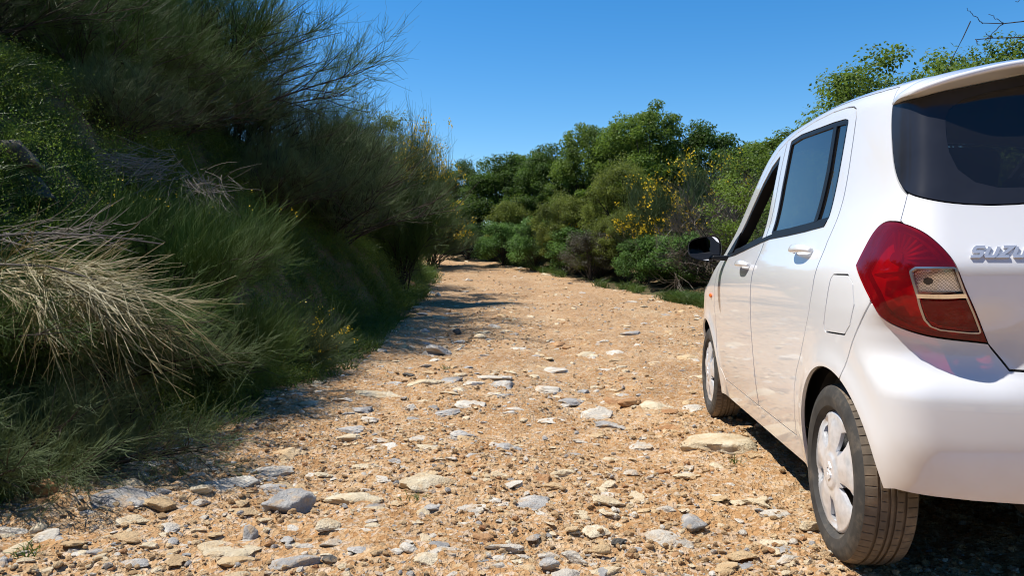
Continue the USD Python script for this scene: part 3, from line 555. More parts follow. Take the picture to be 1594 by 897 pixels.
# dark linings of the pillars
pt = roofP.intersection(sbox(1.42, -2, 2.33, 2)); pt = pt.difference(wsc.buffer(.004)).buffer(-.004)
cp('windscreen_pillar_lining', panel(pt, topc, h=.04, off=-.016, flange=0), 'cabin_grey')
dl_ = unary_union([front_door, rear_door]).difference(front_win.buffer(.004)).difference(rear_win.buffer(.004)).intersection(sbox(0, 1.0, 3, 2)).buffer(-.004)
pair('door_top_lining', panel(dl_, h=.03, off=-.024, flange=0), 'cabin_grey')
rl_ = frame.intersection(sbox(-.12, 1.05, .3, 2)).buffer(-.01); pair('rear_pillar_lining', panel(rl_, h=.03, off=-.03, flange=0), 'cabin_grey')
# windows
fr = panel(rear_win.difference(rear_win.buffer(-.016)), off=-.002, flange=.02); pair('window_frame', fr, 'trim_black')
barz = [(.392, 1.09), (.362, 1.3), (.362, 1.49), (.398, 1.49), (.400, 1.3), (.432, 1.09)]
bar = Polygon(sidexz(barz)).intersection(rear_win.buffer(-.014))
pair('window_divider', panel(bar, off=-.001, flange=.02), 'trim_black')
for part in sorted(geoms(rear_win.buffer(-.014).difference(bar)), key=lambda g: -g.area): pair('rear_side_glass', panel(part, off=-.008, flange=0, h=.03), 'glass_privacy')
pair('front_window_frame', panel(front_win.difference(front_win.buffer(-.022)), off=-.003, flange=.05), 'trim_black')
cp('front_side_glass', mirror(panel(front_win.buffer(-.02), off=-.01, flange=0, h=.04)), 'glass_clear')
belt = Polygon(np.vstack([sidexz([(.262, 1.105), (.493, 1.097), (.738, 1.092), (1.035, 1.090), (1.195, 1.078), (1.443, 1.055), (1.728, 1.029), (2.0, 1.015)]), sidexz([(2.005, .998), (1.728, 1.010), (1.443, 1.036), (1.195, 1.058), (1.035, 1.070), (.738, 1.073), (.493, 1.078), (.275, 1.086)])]))
pair('belt_moulding', panel(belt, off=.003, flange=.006), 'trim_black')
# rear window with its black border
gq = glass.buffer(-.004)
frit = gq.difference(glass_in)
cp('rear_window_border', centred(frit.intersection(sbox(-.985, 0, 1, 3)), off=.0015), 'frit_black')
cp('rear_window', centred(glass_in.intersection(sbox(-.985, 0, 1, 3)), off=.0005, flange=0), 'glass_rear')
# tail lamps
lq = lamp.buffer(-.0025)
inner_box = rnd(Polygon([(-.332, .929), (-.342, .938), (-.413, .940), (-.428, .882), (-.447, .823), (-.464, .764), (-.427, .766), (-.378, .773), (-.360, .785), (-.351, .808), (-.344, .862)]), .006)
dome = lambda P: .003 + .014 * S01(-np.array([-lq.exterior.distance(Point(p)) if False else -lq.exterior.distance(Point(p)) for p in P]) / .05)
base_l = panel(lq, off=-.045, flange=0); 
def lamp_side(mir):
    t = mirror if mir else (lambda a: a)
    lh = xform(pth(car), 'tail_lamp')
    def q(name, a, m): return put(lh, name, *(lambda b: (b[0], b[1], m, b[2]))(t(a)))
    q('reflector', base_l, 'lamp_reflector')
    q('red_lens', panel(lq.difference(inner_box), off=dome, flange=.03), 'lens_red')
    edge = lq.difference(lq.buffer(-.006)); q('lens_rim', panel(edge, h=.008, off=lambda P: dome(P) - .004, flange=.02), 'lamp_dark')
    up = inner_box.intersection(sbox(-.6, .873, 0, 1.2)).buffer(-.003); lo = inner_box.intersection(sbox(-.6, .6, 0, .858)).buffer(-.004)
    q('reversing_lens', panel(up, off=lambda P: dome(P) - .004, flange=.02), 'lens_clear')
    q('reversing_reflector', panel(up, off=-.012, flange=.0), 'lamp_grid')
    q('lower_red_lens', panel(lo, off=lambda P: dome(P) - .004, flange=.02), 'lens_red')
    q('lower_reflector', panel(lo, off=-.02, flange=0), 'lamp_dark')
    ring = inner_box.buffer(.001).difference(inner_box.buffer(-.0032)); q('chrome_frame', panel(ring, h=.008, off=lambda P: dome(P) + .0005, flange=.02), 'lamp_frame')
    q('chrome_bar', panel(inner_box.intersection(sbox(-.6, .860, 0, .871)), h=.008, off=lambda P: dome(P) + .001, flange=.02), 'chrome')
    for name, c, r, m in (('brake_bulb', (-.286, .973), .017, 'lamp_dark'), ('reversing_bulb', (-.364, .903), .0095, 'gap_black')):
        q(name, panel(Point(*c).buffer(r), h=.008, off=-.010, flange=.02), m)
    for k in range(11):                       # faceted rays round the brake bulb
        a = -.9 + k * .30; c = np.array([-.286, .973]); e0, e1 = c + .022 * np.array([-math.cos(a), math.sin(a)]), c + .095 * np.array([-math.cos(a), math.sin(a)])
        rayp = LineString([e0, e1]).buffer(.0035).intersection(lq.difference(inner_box.buffer(.008)).buffer(-.012))
        if not rayp.is_empty: q('reflector_rib', panel(rayp, h=.01, off=-.018, flange=.025), 'lamp_dark')
    q('divider_rib', panel(LineString([(-.236, .922), (-.33, .930)]).buffer(.003), h=.01, off=-.006, flange=.03), 'lamp_dark')
lamp_side(False); lamp_side(True)
# spoiler lip above the rear window
kt = np.array([0, .5, .70, .82, .90, .955, 1.0])
kl = np.array([(-.335, 0, 1.530), (-.300, .388, 1.507), (-.283, .536, 1.480), (-.250, .607, 1.463), (-.213, .646, 1.450), (-.150, .655, 1.446), (-.085, .647, 1.436)])
gtop = wrap(np.array([(-.985, 1.505), (-.66, 1.494), (-.50, 1.474), (-.36, 1.4525), (-.27, 1.4385), (-.20, 1.4385), (-.139, 1.440)]))
fl_, fg_ = PchipInterpolator(kt, kl), PchipInterpolator(kt, gtop)
rows = []
for t in np.r_[np.linspace(0, .7, 36), np.linspace(.71, 1.0, 44)]:
    Lp, Bp = fl_(t), fg_(t); w = float(S01(np.linalg.norm((Lp - Bp)[:2]) / .07)); e = 1 - t ** 6
    xa, ya = Bp[0] + .02 + .16 * e, min(Lp[1], Bp[1]) * (1 - .04 * e)
    Ap = topc(np.array([[xa, min(ya, .615)]]))[0]; Ap = np.array([xa, ya, Ap[2] + .002 - max(0, ya - .615) * .9]); Ap = Ap * e + (Lp + [0.01, 0, .003]) * (1 - e)
    tt = np.linspace(0, 1, 14)[:, None]; Tp = Lp + np.array([.012, 0, .004]) * w
    top = Ap * (1 - tt) + Tp * tt; top[:, 2] += .012 * np.sin(np.pi * tt[:, 0]) * w * e
    a = np.linspace(0, np.pi, 7)[1:-1]; tip = Lp + np.stack([.010 * w * (1 - np.sin(a)), 0 * a, -.006 * w + .010 * w * np.cos(a)], 1)
    un0 = Lp + np.array([.012, 0, -.016]) * w; un1 = Bp + np.array([.014, -.006 * (t > .6), -.003]); und = un0 + (un1 - un0) * np.linspace(0, 1, 8)[:, None]
    rows.append(np.vstack([top, tip, und]))
rows = np.array(rows); full = np.concatenate([rows[::-1] * [1, -1, 1], rows[1:]]); nr, nc = full.shape[:2]
ii = np.arange(nr * nc).reshape(nr, nc); qd = np.stack([ii[:-1, :-1], ii[:-1, 1:], ii[1:, 1:], ii[1:, :-1]], -1).reshape(-1, 4)
sp = trimesh.Trimesh(full.reshape(-1, 3), tris(qd), process=False)
put_tm(car, 'spoiler', sp, 'white_paint', 50)
# lettering on the tailgate: wide slanted capitals drawn stroke by stroke on the surface
def strokes(ch):
    S_ = {'S': [[(1, 1), (.12, 1), (0, .86), (0, .62), (.12, .5), (.88, .5), (1, .38), (1, .14), (.88, 0), (0, 0)]], 'U': [[(0, 1), (0, .16), (.12, 0), (.88, 0), (1, .16), (1, 1)]],
          'Z': [[(0, 1), (1, 1), (0, 0), (1, 0)]], 'K': [[(0, 1), (0, 0)], [(1, 1), (.12, .5), (1, 0)]], 'I': [[(0, 1), (0, 0)]]}
    return S_[ch]
uw, lh_ = .0188, .031; u0 = -.444
grp = xform(pth(car), 'lettering')
for ch in 'SUZUKI':
    wd = 0 if ch == 'I' else uw
    shape = unary_union([LineString([(u0 - x * wd - (y - .5) * .009, .9675 + y * (lh_ - .006)) for x, y in st]).buffer(.0036, cap_style=2, join_style=2) for st in strokes(ch)])
    put(grp, 'letter', *(lambda a: (a[0], a[1], 'badge_silver', a[2]))(panel(shape, h=.006, off=.005, flange=.006)))
    u0 -= wd + .0098
# inner skin behind the gaps, below the windows
skin = strip.intersection(sbox(-2, 0, 5, 1.055)).difference(unary_union([a.buffer(-.002) for a in arch_p] + [lamp.buffer(-.001)]))
cp('inner_skin', both(panel(skin, h=.05, off=-.013, flange=0)), 'gap_black')
pil = unary_union([rear_door.exterior.buffer(.012), front_door.exterior.buffer(.012)]).intersection(strip.buffer(-.003)).difference(rear_win.buffer(.006)).difference(front_win.buffer(.006))
pair('door_seal', panel(pil, off=-.013, flange=0), 'gap_black')
tgb = LineString(tail_edge).buffer(.02).intersection(strip.buffer(-.002))
pair('tailgate_seal', panel(tgb.difference(glass.buffer(-.012)), off=-.014, flange=0), 'gap_black')
# wheel housings, floor
for ax in ARCH:
    for s in (1, -1):
        t = np.linspace(-.10, math.pi - .26, 40); r = ARCH_R + .004
        A = np.stack([ax + r * np.cos(t), np.full(40, .745 * s), HUB_Z + r * np.sin(t)], 1); B = A.copy(); B[:, 1] = .42 * s
        C = np.array([[ax, .42 * s, HUB_Z]])
        v = np.vstack([A, B, C]); k = np.arange(39)
        f = np.vstack([np.stack([k, k + 1, k + 41], 1), np.stack([k, k + 41, k + 40], 1), np.stack([k + 40, k + 41, 0 * k + 80], 1)])
        put(car, 'wheel_housing', v, f, 'liner_black')
put_tm(car, 'floor_pan', trimesh.util.concatenate([rbox(1.5, 1.36, .06, .02).apply_translation((1.22, 0, .235)), rbox(.62, .80, .25, .05).apply_translation((-.05, 0, .40)), rbox(.7, .8, .2, .05).apply_translation((2.4, 0, .35))]), 'liner_black', 30)
put_tm(car, 'silencer', trimesh.creation.capsule(.35, .085).apply_transform(trimesh.transformations.rotation_matrix(np.pi / 2, [1, 0, 0])).apply_translation((-.22, .1, .30)), 'rim_steel', 40)
# cabin
def seat(name, x, y, w):
    s = xform(pth(car), name)
    put_tm(s, 'cushion', rbox(.50, w, .16, .05).apply_translation((x + .22, y, .56)), 'cabin_fabric', 40)
    b = rbox(.14, w, .60, .05); b.apply_transform(trimesh.transformations.rotation_matrix(-.26, [0, 1, 0])); put_tm(s, 'seat_back', b.apply_translation((x - .08, y, .86)), 'cabin_fabric', 40)
    for d in ([0] if w < .6 else [-.36, .36]):
        h = rbox(.10, .25, .17, .045); h.apply_transform(trimesh.transformations.rotation_matrix(-.2, [0, 1, 0])); put_tm(s, 'headrest', h.apply_translation((x - .19, y + d, 1.25)), 'cabin_fabric', 40)
seat('front_seat', 1.20, .36, .48); seat('front_seat', 1.20, -.36, .48); seat('rear_seat', .32, 0, 1.22)
put_tm(car, 'dashboard', rbox(.42, 1.32, .28, .08).apply_translation((2.03, 0, .86)), 'cabin_grey', 40)
sw = trimesh.creation.torus(.175, .014, major_sections=40, minor_sections=10); sp_ = trimesh.util.concatenate([sw, rbox(.34, .05, .02, .008), rbox(.05, .17, .02, .008).apply_translation((0, -.08, 0)), rbox(.11, .09, .035, .015)])
sp_.apply_transform(trimesh.transformations.rotation_matrix(np.pi / 2, [0, 0, 1])); sp_.apply_transform(trimesh.transformations.rotation_matrix(-1.15, [0, 1, 0])); put_tm(car, 'steering_wheel', sp_.apply_translation((1.74, .36, .98)), 'cabin_grey', 40)
put_tm(car, 'interior_mirror', rbox(.03, .22, .06, .012).apply_translation((1.50, 0, 1.42)), 'trim_black', 40)
put_tm(car, 'parcel_shelf', rbox(.45, 1.15, .02, .008).apply_translation((.02, 0, 1.06)), 'cabin_grey', 40)
for s in (1, -1): put_tm(car, 'door_lining', rbox(2.0, .03, .75, .012).apply_translation((1.1, s * .69, .68)), 'cabin_grey', 40)
# door handles with their recesses, indicator
def handle(xc, zc, name_parent):
    L_ = .215
    rec = Polygon(sidexz([(xc + .055 * math.cos(t) * 1.05, zc + .004 + .043 * math.sin(t)) for t in np.linspace(0, 2 * np.pi, 40)[:-1]]))
    n = 28; t = np.linspace(-1, 1, n); x = xc + t * L_ / 2
    base = wrap(sidexz(np.stack([x, np.full(n, zc)], 1))); N_ = grad(base)
    lift = .010 + .026 * np.clip(1 - np.abs(t) ** 4, 0, 1); hgt = .0155 * (1 - .45 * np.abs(t) ** 2.5); thick = .0085 + .003 * (1 - t * t)
    upv = np.array([0, 0, 1.0]); up = upv - N_ * (N_ @ upv)[:, None]; up /= np.linalg.norm(up, axis=1, keepdims=True)
    a = np.linspace(0, 2 * np.pi, 17)[:-1]; ca, sa = np.sign(np.cos(a)) * np.abs(np.cos(a)) ** .7, np.sign(np.sin(a)) * np.abs(np.sin(a)) ** .7
    V = (base + N_ * lift[:, None])[:, None] + up[:, None] * (hgt[:, None] * sa)[..., None] + N_[:, None] * (thick[:, None] * ca)[..., None]
    i, j = np.meshgrid(np.arange(n - 1), np.arange(16), indexing='ij'); qf = np.stack([i * 16 + j, i * 16 + (j + 1) % 16, (i + 1) * 16 + (j + 1) % 16, (i + 1) * 16 + j], -1).reshape(-1, 4)
    vv = np.vstack([V.reshape(-1, 3), V[0].mean(0)[None] - [.004, 0, 0], V[-1].mean(0)[None] + [.004, 0, 0]]); k = np.arange(16)
    ff = np.vstack([tris(qf), np.stack([k, (k + 1) % 16, 0 * k + n * 16], 1), np.stack([(n - 1) * 16 + (k + 1) % 16, (n - 1) * 16 + k, 0 * k + n * 16 + 1], 1)])
    hm = trimesh.Trimesh(vv, ff, process=False)
    bowl = panel(rec, h=.008, off=lambda P: .0012 - .018 * np.clip(1 - ((P[:, 0] - rec.centroid.x) ** 2 / .055 ** 2 + (P[:, 1] - rec.centroid.y) ** 2 / .043 ** 2), 0, 1), flange=0)
    v_, f_ = bowl[0], bowl[1]
    return hm, (v_, f_, smooth_normals(v_, f_)), rec
rec_all = []
for xc, zc, dl in ((.405, 1.000, (rd, rdr)), (1.335, .952, (fd, fdr))):
    hm, bowl, rec = handle(xc, zc, None); a = meshkit.arrays(hm, 50)
    for prim, t in zip(dl, (lambda q: q, mirror)):
        b = t((a[0], a[1], a[2])); put(prim, 'handle', b[0], b[1], 'white_paint', b[2])
ind = bis(np.array([[2.225, .3, .775]]), np.array([[0, 1.0, 0]]))[0]
for s in (1, -1):
    e = trimesh.creation.icosphere(3, 1.0); e.apply_scale((.030, .011, .015)); put_tm(car, 'side_indicator', e.apply_translation((ind[0], s * (ind[1] + .002), ind[2])), 'amber_lens', 60)
# door mirrors
def mirror_unit(s):
    m = xform(pth(car), 'door_mirror')
    k = np.array([1, s, 1])
    cage = []
    for t in np.linspace(0, 1, 9):         # from the reflecting face (rear) to the nose
        sc_ = (1 - t ** 2.6) ** .5 * .96 + .04; a = np.linspace(0, 2 * np.pi, 33)[:-1]
        y = np.sign(np.cos(a)) * np.abs(np.cos(a)) ** .62 * .098; z = np.sign(np.sin(a)) * np.abs(np.sin(a)) ** .62 * .070
        z = z + .010 * (y / .098) * 0 - .012 * np.clip(y / .098, 0, 1) * np.sign(-z) * 0
        z = z * (1 - .22 * np.clip(y / .098, -1, 1))
        cage.append(np.stack([1.905 + .105 * t + (1 - t) * (-.30 * (y - .098) + .04 * z), .893 + y * sc_ - .02 * t, 1.052 + z * sc_], 1))
    c = np.array(cage); nn = len(c); i, j = np.meshgrid(np.arange(nn - 1), np.arange(32), indexing='ij')
    q = np.stack([i * 32 + j, i * 32 + (j + 1) % 32, (i + 1) * 32 + (j + 1) % 32, (i + 1) * 32 + j], -1).reshape(-1, 4); kk = np.arange(32)
    v = np.vstack([c.reshape(-1, 3), c[-1].mean(0)[None]]); f = np.vstack([tris(q), np.stack([(nn - 1) * 32 + kk, (nn - 1) * 32 + (kk + 1) % 32, 0 * kk + nn * 32], 1)])
    put_tm(m, 'housing', trimesh.Trimesh(v * k, f if s < 0 else f[:, ::-1], process=False), 'trim_black', 50)
    g = c[0] * 1.0; ctr = g.mean(0); g = ctr + (g - ctr) * .92; g[:, 0] += .006
    put(m, 'mirror_glass', np.vstack([g, ctr[None] + [.006, 0, 0]]) * k, np.stack([kk, (kk + 1) % 32, 0 * kk + 32], 1), 'mirror_face')
    rim = np.vstack([c[0], g]); put(m, 'rim', rim * k, tris(np.stack([kk, (kk + 1) % 32, (kk + 1) % 32 + 32, kk + 32], 1)), 'trim_black')
    st = rbox(.07, .13, .028, .010); put_tm(m, 'arm', st.apply_translation((1.955, .785 * 1.0, .998)).apply_scale(k) if s > 0 else st.apply_translation((1.955, -.785, .998)), 'trim_black', 40)
    sail = Polygon(sidexz([(1.99, 1.018), (1.84, 1.026), (1.80, 1.135), (1.88, 1.10)])); a = panel(sail.intersection(strip), off=.004, flange=.01)
    a = a if s > 0 else mirror(a); put(m, 'sail_panel', a[0], a[1], 'trim_black', a[2])
mirror_unit(1); mirror_unit(-1)
# wheels
def lathe(pr, n):
    pr = np.asarray(pr, float); a = np.arange(n) * 2 * np.pi / n
    v = np.stack([pr[None, :, 1] * np.cos(a)[:, None], np.broadcast_to(pr[None, :, 0], (n, len(pr))), pr[None, :, 1] * np.sin(a)[:, None]], -1)
    i, j = np.meshgrid(np.arange(n), np.arange(len(pr) - 1), indexing='ij'); K = len(pr)
    return v, np.stack([i * K + j, i * K + j + 1, ((i + 1) % n) * K + j + 1, ((i + 1) % n) * K + j], -1).reshape(-1, 4)
RT = .2845
side_pr = [(.062, .190), (.070, .197), (.0805, .208), (.0835, .2095), (.0855, .222), (.0870, .238), (.0865, .2395), (.0865, .2445), (.0855, .246), (.0830, .258), (.0790, .267), (.0735, .275)]
tr = [.0735, .068]
ypr = [.0700, .0640, .058, .0530, .0470, .0408, .0402, .0325, .0319, .0250, .0190, .0125, .0119, .0045, .0039]
def rt(y): return RT - .0085 * (abs(y) / .07) ** 3
tread = [(y, rt(y) - (.0065 if (.0325 <= y <= .0402 or .0045 <= y <= .0119) else 0)) for y in ypr]
half = tread + [(-y, r) for y, r in tread[::-1]]
half = [(y, r) for y, r in half]
prt = side_pr[::-1][:0] + [(.0735, .275)] + half + [(-.0735, .275)]
NT = 720
tv, tf = lathe(prt, NT)
yy = np.array([p[0] for p in prt]); sip = (np.arange(NT) % 12 == 0)
sh = np.where((np.abs(yy) > .043) & (np.abs(yy) < .072), .0032, 0.0); mid = np.where((np.abs(yy) < .031) & (np.abs(yy) > .0125), .003, 0)
dr_ = sip[:, None] * sh + (np.roll(sip, 5))[:, None] * mid
rad = np.linalg.norm(tv[..., [0, 2]], axis=2, keepdims=True); tv[..., [0, 2]] *= (1 - dr_[..., None] / rad)
s1v, sf = lathe(side_pr, 160); s2v, _ = lathe([(-y, r) for y, r in side_pr], 160)
side_mesh = merge([(s1v.reshape(-1, 3), tris(sf)), (s2v.reshape(-1, 3), tris(sf)[:, ::-1])])
rimv, rimf = lathe([(-.06, .195), (-.05, .175), (.0, .165), (.035, .165), (.03, .0001)], 48)
slots = []
for k in range(5):
    for s in (-1, 1):
        a = math.radians(90 + 72 * k + s * 29)
        pol = [(.080, s * 0), (.098, 8 * s), (.128, 12.5 * s), (.154, 13 * s), (.166, 9 * s), (.165, 1 * s), (.152, -3.5 * s), (.118, -2.5 * s)]
        slots.append(Polygon([(r * math.cos(a + math.radians(d)), r * math.sin(a + math.radians(d))) for r, d in pol]).buffer(-.002).buffer(.004).buffer(-.002))
slots = unary_union(slots)
def hub_h(P):
    r = np.hypot(P[:, 0], P[:, 1]); th = np.degrees(np.arctan2(P[:, 1], P[:, 0])) - 90
    d = (th + 36) % 72 - 36
    h = .072 + .012 * (1 - (r / .198) ** 2)
    scoop = np.exp(-((np.abs(d) - 36) / 9.5) ** 2) * S01((r - .075) / .05) * (1 - S01((r - .172) / .02) * .75)
    spoke = np.exp(-(d / 14) ** 2) * S01((r - .05) / .05) * S01((.175 - r) / .03)
    h = h - .014 * scoop + .005 * spoke + .006 * S01((.062 - r) / .012)
    return h - .022 * S01((r - .188) / .012)
disc = Point(0, 0).buffer(.1985, 64)
def flat_mesh(poly, h, fn):
    vs, fs, k = [], [], 0
    for g in geoms(poly):
        rings = [resample(np.array(r.coords), h * .6) for r in (g.exterior, *g.interiors)]
        x0, z0, x1, z1 = g.bounds; X_, Z_ = np.meshgrid(np.arange(x0, x1, h), np.arange(z0, z1, h)); pin = np.stack([X_.ravel(), Z_.ravel()], 1); pin = pin[shapely.contains_xy(g.buffer(-h * .45), pin[:, 0], pin[:, 1])]
        P = np.vstack(rings + [pin]); T = Delaunay(P).simplices; c = P[T].mean(1); T = T[shapely.contains_xy(g, c[:, 0], c[:, 1])]
        hh = fn(P); vs.append(np.stack([P[:, 0], hh, P[:, 1]], 1)); e1, e2 = P[T[:, 1]] - P[T[:, 0]], P[T[:, 2]] - P[T[:, 0]]; flip = np.cross(e1, e2) > 0; T[flip] = T[flip][:, ::-1]; fs.append(T + k); k += len(P)
        s = 0
        for r in rings:
            m = len(r); i = np.arange(m) + s; s += m; w = np.stack([P[i, 0], hh[i] - .012, P[i, 1]], 1); vs.append(np.stack([P[i, 0], hh[i], P[i, 1]], 1)); vs.append(w); a = np.arange(m); b = np.r_[a[1:], a[:1]]
            fs.append(np.vstack([np.stack([k + a, k + b, k + m + b], 1), np.stack([k + a, k + m + b, k + m + a], 1)])); k += 2 * m
    return np.vstack(vs), np.vstack(fs)
hv, hf = flat_mesh(disc.difference(slots), .005, hub_h)
emb = unary_union([Polygon([(.000, .030), (.022, .016), (.022, .008), (.004, -.003), (.0, .0), (.010, .008), (-.0, .014), (-.010, .008), (-.022, .016)]), Polygon([(.000, -.030), (-.022, -.016), (-.022, -.008), (-.004, .003), (.0, .0), (-.010, -.008), (.0, -.014), (.010, -.008), (.022, -.016)])]).buffer(.0006)
ev, ef = flat_mesh(emb, .004, lambda P: hub_h(P) + .003)
for ax in ARCH:
    for s in (1, -1):
        w = xform(pth(car), 'wheel', mat4((ax, s * .703, HUB_Z), 0 if s > 0 else math.pi, 1.0))
        put_tm(w, 'tread', trimesh.Trimesh(tv.reshape(-1, 3), tris(tf)[:, ::-1], process=False), 'tread_rubber', 25)
        put_tm(w, 'sidewall', trimesh.Trimesh(side_mesh[0], side_mesh[1], process=False), 'rubber', 35)
        put_tm(w, 'rim', trimesh.Trimesh(rimv.reshape(-1, 3), tris(rimf), process=False), 'rim_steel', 30)
        put_tm(w, 'hub_cap', trimesh.Trimesh(hv, hf, process=False), 'hub_silver', 30)
        put_tm(w, 'emblem', trimesh.Trimesh(ev, ef, process=False), 'hub_silver', 30)

# ------------------------------------------------------------------ plants
def unit(v): return v / (np.linalg.norm(v, axis=-1, keepdims=True) + 1e-12)
def bez(a, c, b, K):
    t = np.linspace(0, 1, K)[None, :, None]; return (1 - t) ** 2 * a[:, None] + 2 * t * (1 - t) * c[:, None] + t * t * b[:, None]
def broom(seed, H, R, nb=26, ns=6000, L=(.25, .55), bias=(0, 0, 0), up=.8, w=.0019, tip=.45, inner=.12, droop=0.0, jit=.45, n2=5):
    """a rush-stemmed broom bush: woody branches from the base and thousands of thin green stems; returns branch and stem polylines"""
    r = np.random.default_rng(seed); bias = np.array(bias)
    ph, rho = r.uniform(0, 2 * np.pi, nb), np.sqrt(r.uniform(.05, 1, nb))
    a = np.stack([r.normal(size=nb) * .10 * R, r.normal(size=nb) * .10 * R, np.zeros(nb) - .05], 1)
    b = np.stack([R * rho * np.cos(ph), R * rho * np.sin(ph), H * (1 - .62 * rho ** 1.7) * r.uniform(.62, .86, nb)], 1) + bias * (.4 + .6 * r.random((nb, 1)))
    c = a * .5 + b * np.array([.22, .22, .62]); M = bez(a, c, b, 8)
    Mr = np.linspace(.016, .004, 8)[None] * (H / 1.6) ** .5 * r.uniform(.7, 1.3, (nb, 1))
    i = r.integers(0, nb, nb * n2); t = r.uniform(.35, 1, nb * n2); k = np.clip((t * 7).astype(int), 0, 6)
    p = M[i, k] * (1 - (t * 7 - k))[:, None] + M[i, k + 1] * (t * 7 - k)[:, None]
    dirs = unit(unit(M[i, k + 1] - M[i, k]) + r.normal(size=(nb * n2, 3)) * .55 + [0, 0, .25])
    l2 = r.uniform(.16, .36, nb * n2) * (H * R) ** .5; e = p + dirs * l2[:, None] + np.array([0, 0, .06]) * l2[:, None]
    S = bez(p, (p + e) / 2 + r.normal(size=p.shape) * .05 * l2[:, None], e, 5); Sr = np.linspace(.0055, .0025, 5)[None] * np.ones((len(p), 1)) * (H / 1.6) ** .5
    # thin stems, in tufts of a few from one node
    g_ = 8; nt = max(ns // g_, 1); j = r.integers(0, len(p), nt); t = r.uniform(.05, 1.0, nt); k = np.clip((t * 4).astype(int), 0, 3); q = S[j, k] * (1 - (t * 4 - k))[:, None] + S[j, k + 1] * (t * 4 - k)[:, None]
    q = q + r.normal(size=q.shape) * .025
    out = unit(q - (bias * .3 + np.array([0, 0, H * .15])))
    d = unit(out * .30 + unit(S[j, -1] - S[j, 0]) * .6 + np.array([0, 0, up * .8]) + r.normal(size=q.shape) * jit)
    ln = r.uniform(L[0], L[1], nt)
    q, d, ln, out = (np.repeat(a_, g_, 0) for a_ in (q, d, ln, out)); ns = len(q)
    q = q + d * (ln * r.uniform(0, .7, ns))[:, None] + r.normal(size=q.shape) * .012
    d = unit(d + r.normal(size=q.shape) * .42); ln = ln * r.uniform(.35, .95, ns)
    m = q + d * (ln * .5)[:, None] + r.normal(size=q.shape) * (.07 * ln)[:, None]; e = q + d * ln[:, None] + np.array([0, 0, .12]) * ln[:, None] - np.array([0, 0, droop]) * ln[:, None]
    T = np.stack([q, m, e], 1); Tr = np.linspace(w, w * tip, 3)[None] * r.uniform(.7, 1.3, (ns, 1))
    return (M, Mr), (S, Sr), (T, Tr)
def blossoms(T, n, size, seed, sel=None, per=5):
    r = np.random.default_rng(seed); tips = T[:, -1]
    if sel is not None: tips = tips[sel(tips)]
    if not len(tips): return None
    i = r.integers(0, len(tips), n); c = np.repeat(tips[i], per, 0) + r.normal(size=(n * per, 3)) * size * 1.1
    return leaves(c, r.normal(size=c.shape), r.normal(size=c.shape), size * r.uniform(.6, 1.2, len(c)), .8)
def leaves(c, d, nrm, L, wid=.5):
    """kite-shaped leaves, slightly folded, at c, pointing along d"""
    d = unit(d); s = unit(np.cross(d, nrm)); n = np.cross(s, d); L = np.broadcast_to(L, len(c))[:, None]
    V = np.stack([c - d * L * .5, c + s * L * wid * .5 + n * L * .08, c + d * L * .5, c - s * L * wid * .5 + n * L * .08], 1).reshape(-1, 3)
    k = np.arange(len(c))[:, None] * 4; return V, np.vstack([k + [0, 1, 2], k + [0, 2, 3]])
def put_broom(name, M, parts, mats, label, group=None, flowers=None):
    x = xform('/World', name, M); tag(x, label, 'shrub', group)
    (b, br), (s, sr), (t, tr_) = parts
    v, f = merge([tuple(tubes(b, br, 5)), tuple(tubes(s, sr, 3))]); put(x, 'branches', v, f, 'bark')
    v, f = tubes(t, tr_, 3); put(x, 'stems', v, f, mats)
    if flowers is not None: tag(put(x, 'flowers', *flowers, 'flower_yellow'), kind='stuff')
    return x
def on(X, Y, dz=0.0): return (X, Y, float(ground(X, Y)) + dz)
# near bushes on the left
A_ = broom(1, .46, .95, 46, 22000, (.07, .19), (.26, -.12, -.08), .35, .0011, droop=.12, jit=.75, n2=12)
put_broom('broom_bush', mat4(on(-2.62, 3.95, -.12)), A_, 'broom_green', 'nearest drooping grey green broom bush at the left edge, under the straw coloured dead branch')
B_ = broom(2, .92, .80, 40, 20000, (.13, .32), (.30, -.05, 0), 1.3, .0014, jit=.5, n2=10)
fl = blossoms(B_[2][0], 26, .012, 5, lambda p: p[:, 2] > .8, 3)
put_broom('broom_bush', mat4(on(-2.55, 5.5, -.15)), B_, 'broom_green', 'upright bright green broom bush right behind the straw coloured dead branch', flowers=fl)
C_ = broom(3, .58, .55, 30, 15000, (.11, .28), (.14, -.06, 0), .9, .0014, droop=.05, jit=.6, n2=10)
put_broom('broom_bush', mat4(on(-2.16, 5.25, -.05)), C_, 'broom_green', 'low green broom bush spilling onto the track edge, right of the dead branch')
D_ = broom(4, .50, .75, 34, 18000, (.07, .19), (.15, -.12, 0), .6, .0011, droop=.12, jit=.7, n2=10)
put_broom('broom_bush', mat4(on(-2.36, 4.35, -.05)), D_, 'broom_dull', 'low dark broom bush below the dead branch, its skirt over the track edge')
E_ = broom(6, .48, .42, 16, 2600, (.14, .3), (.12, -.1, 0), .5, .0018, jit=.6)
put_broom('broom_bush', mat4(on(-1.98, 6.9, -.05)), E_, 'broom_dull', 'small shaded broom with orange yellow flowers at the foot of the bank', flowers=blossoms(E_[2][0], 60, .016, 8, lambda p: (p[:, 0] > .0), 5))
A2 = broom(7, .55, .80, 40, 20000, (.07, .18), (.18, -.08, 0), .55, .0011, droop=.12, jit=.75, n2=12)
put_broom('broom_bush', mat4(on(-2.30, 3.42, -.10)), A2, 'broom_dull', 'low broom bush nearest the camera at the left edge, behind the red brown block')
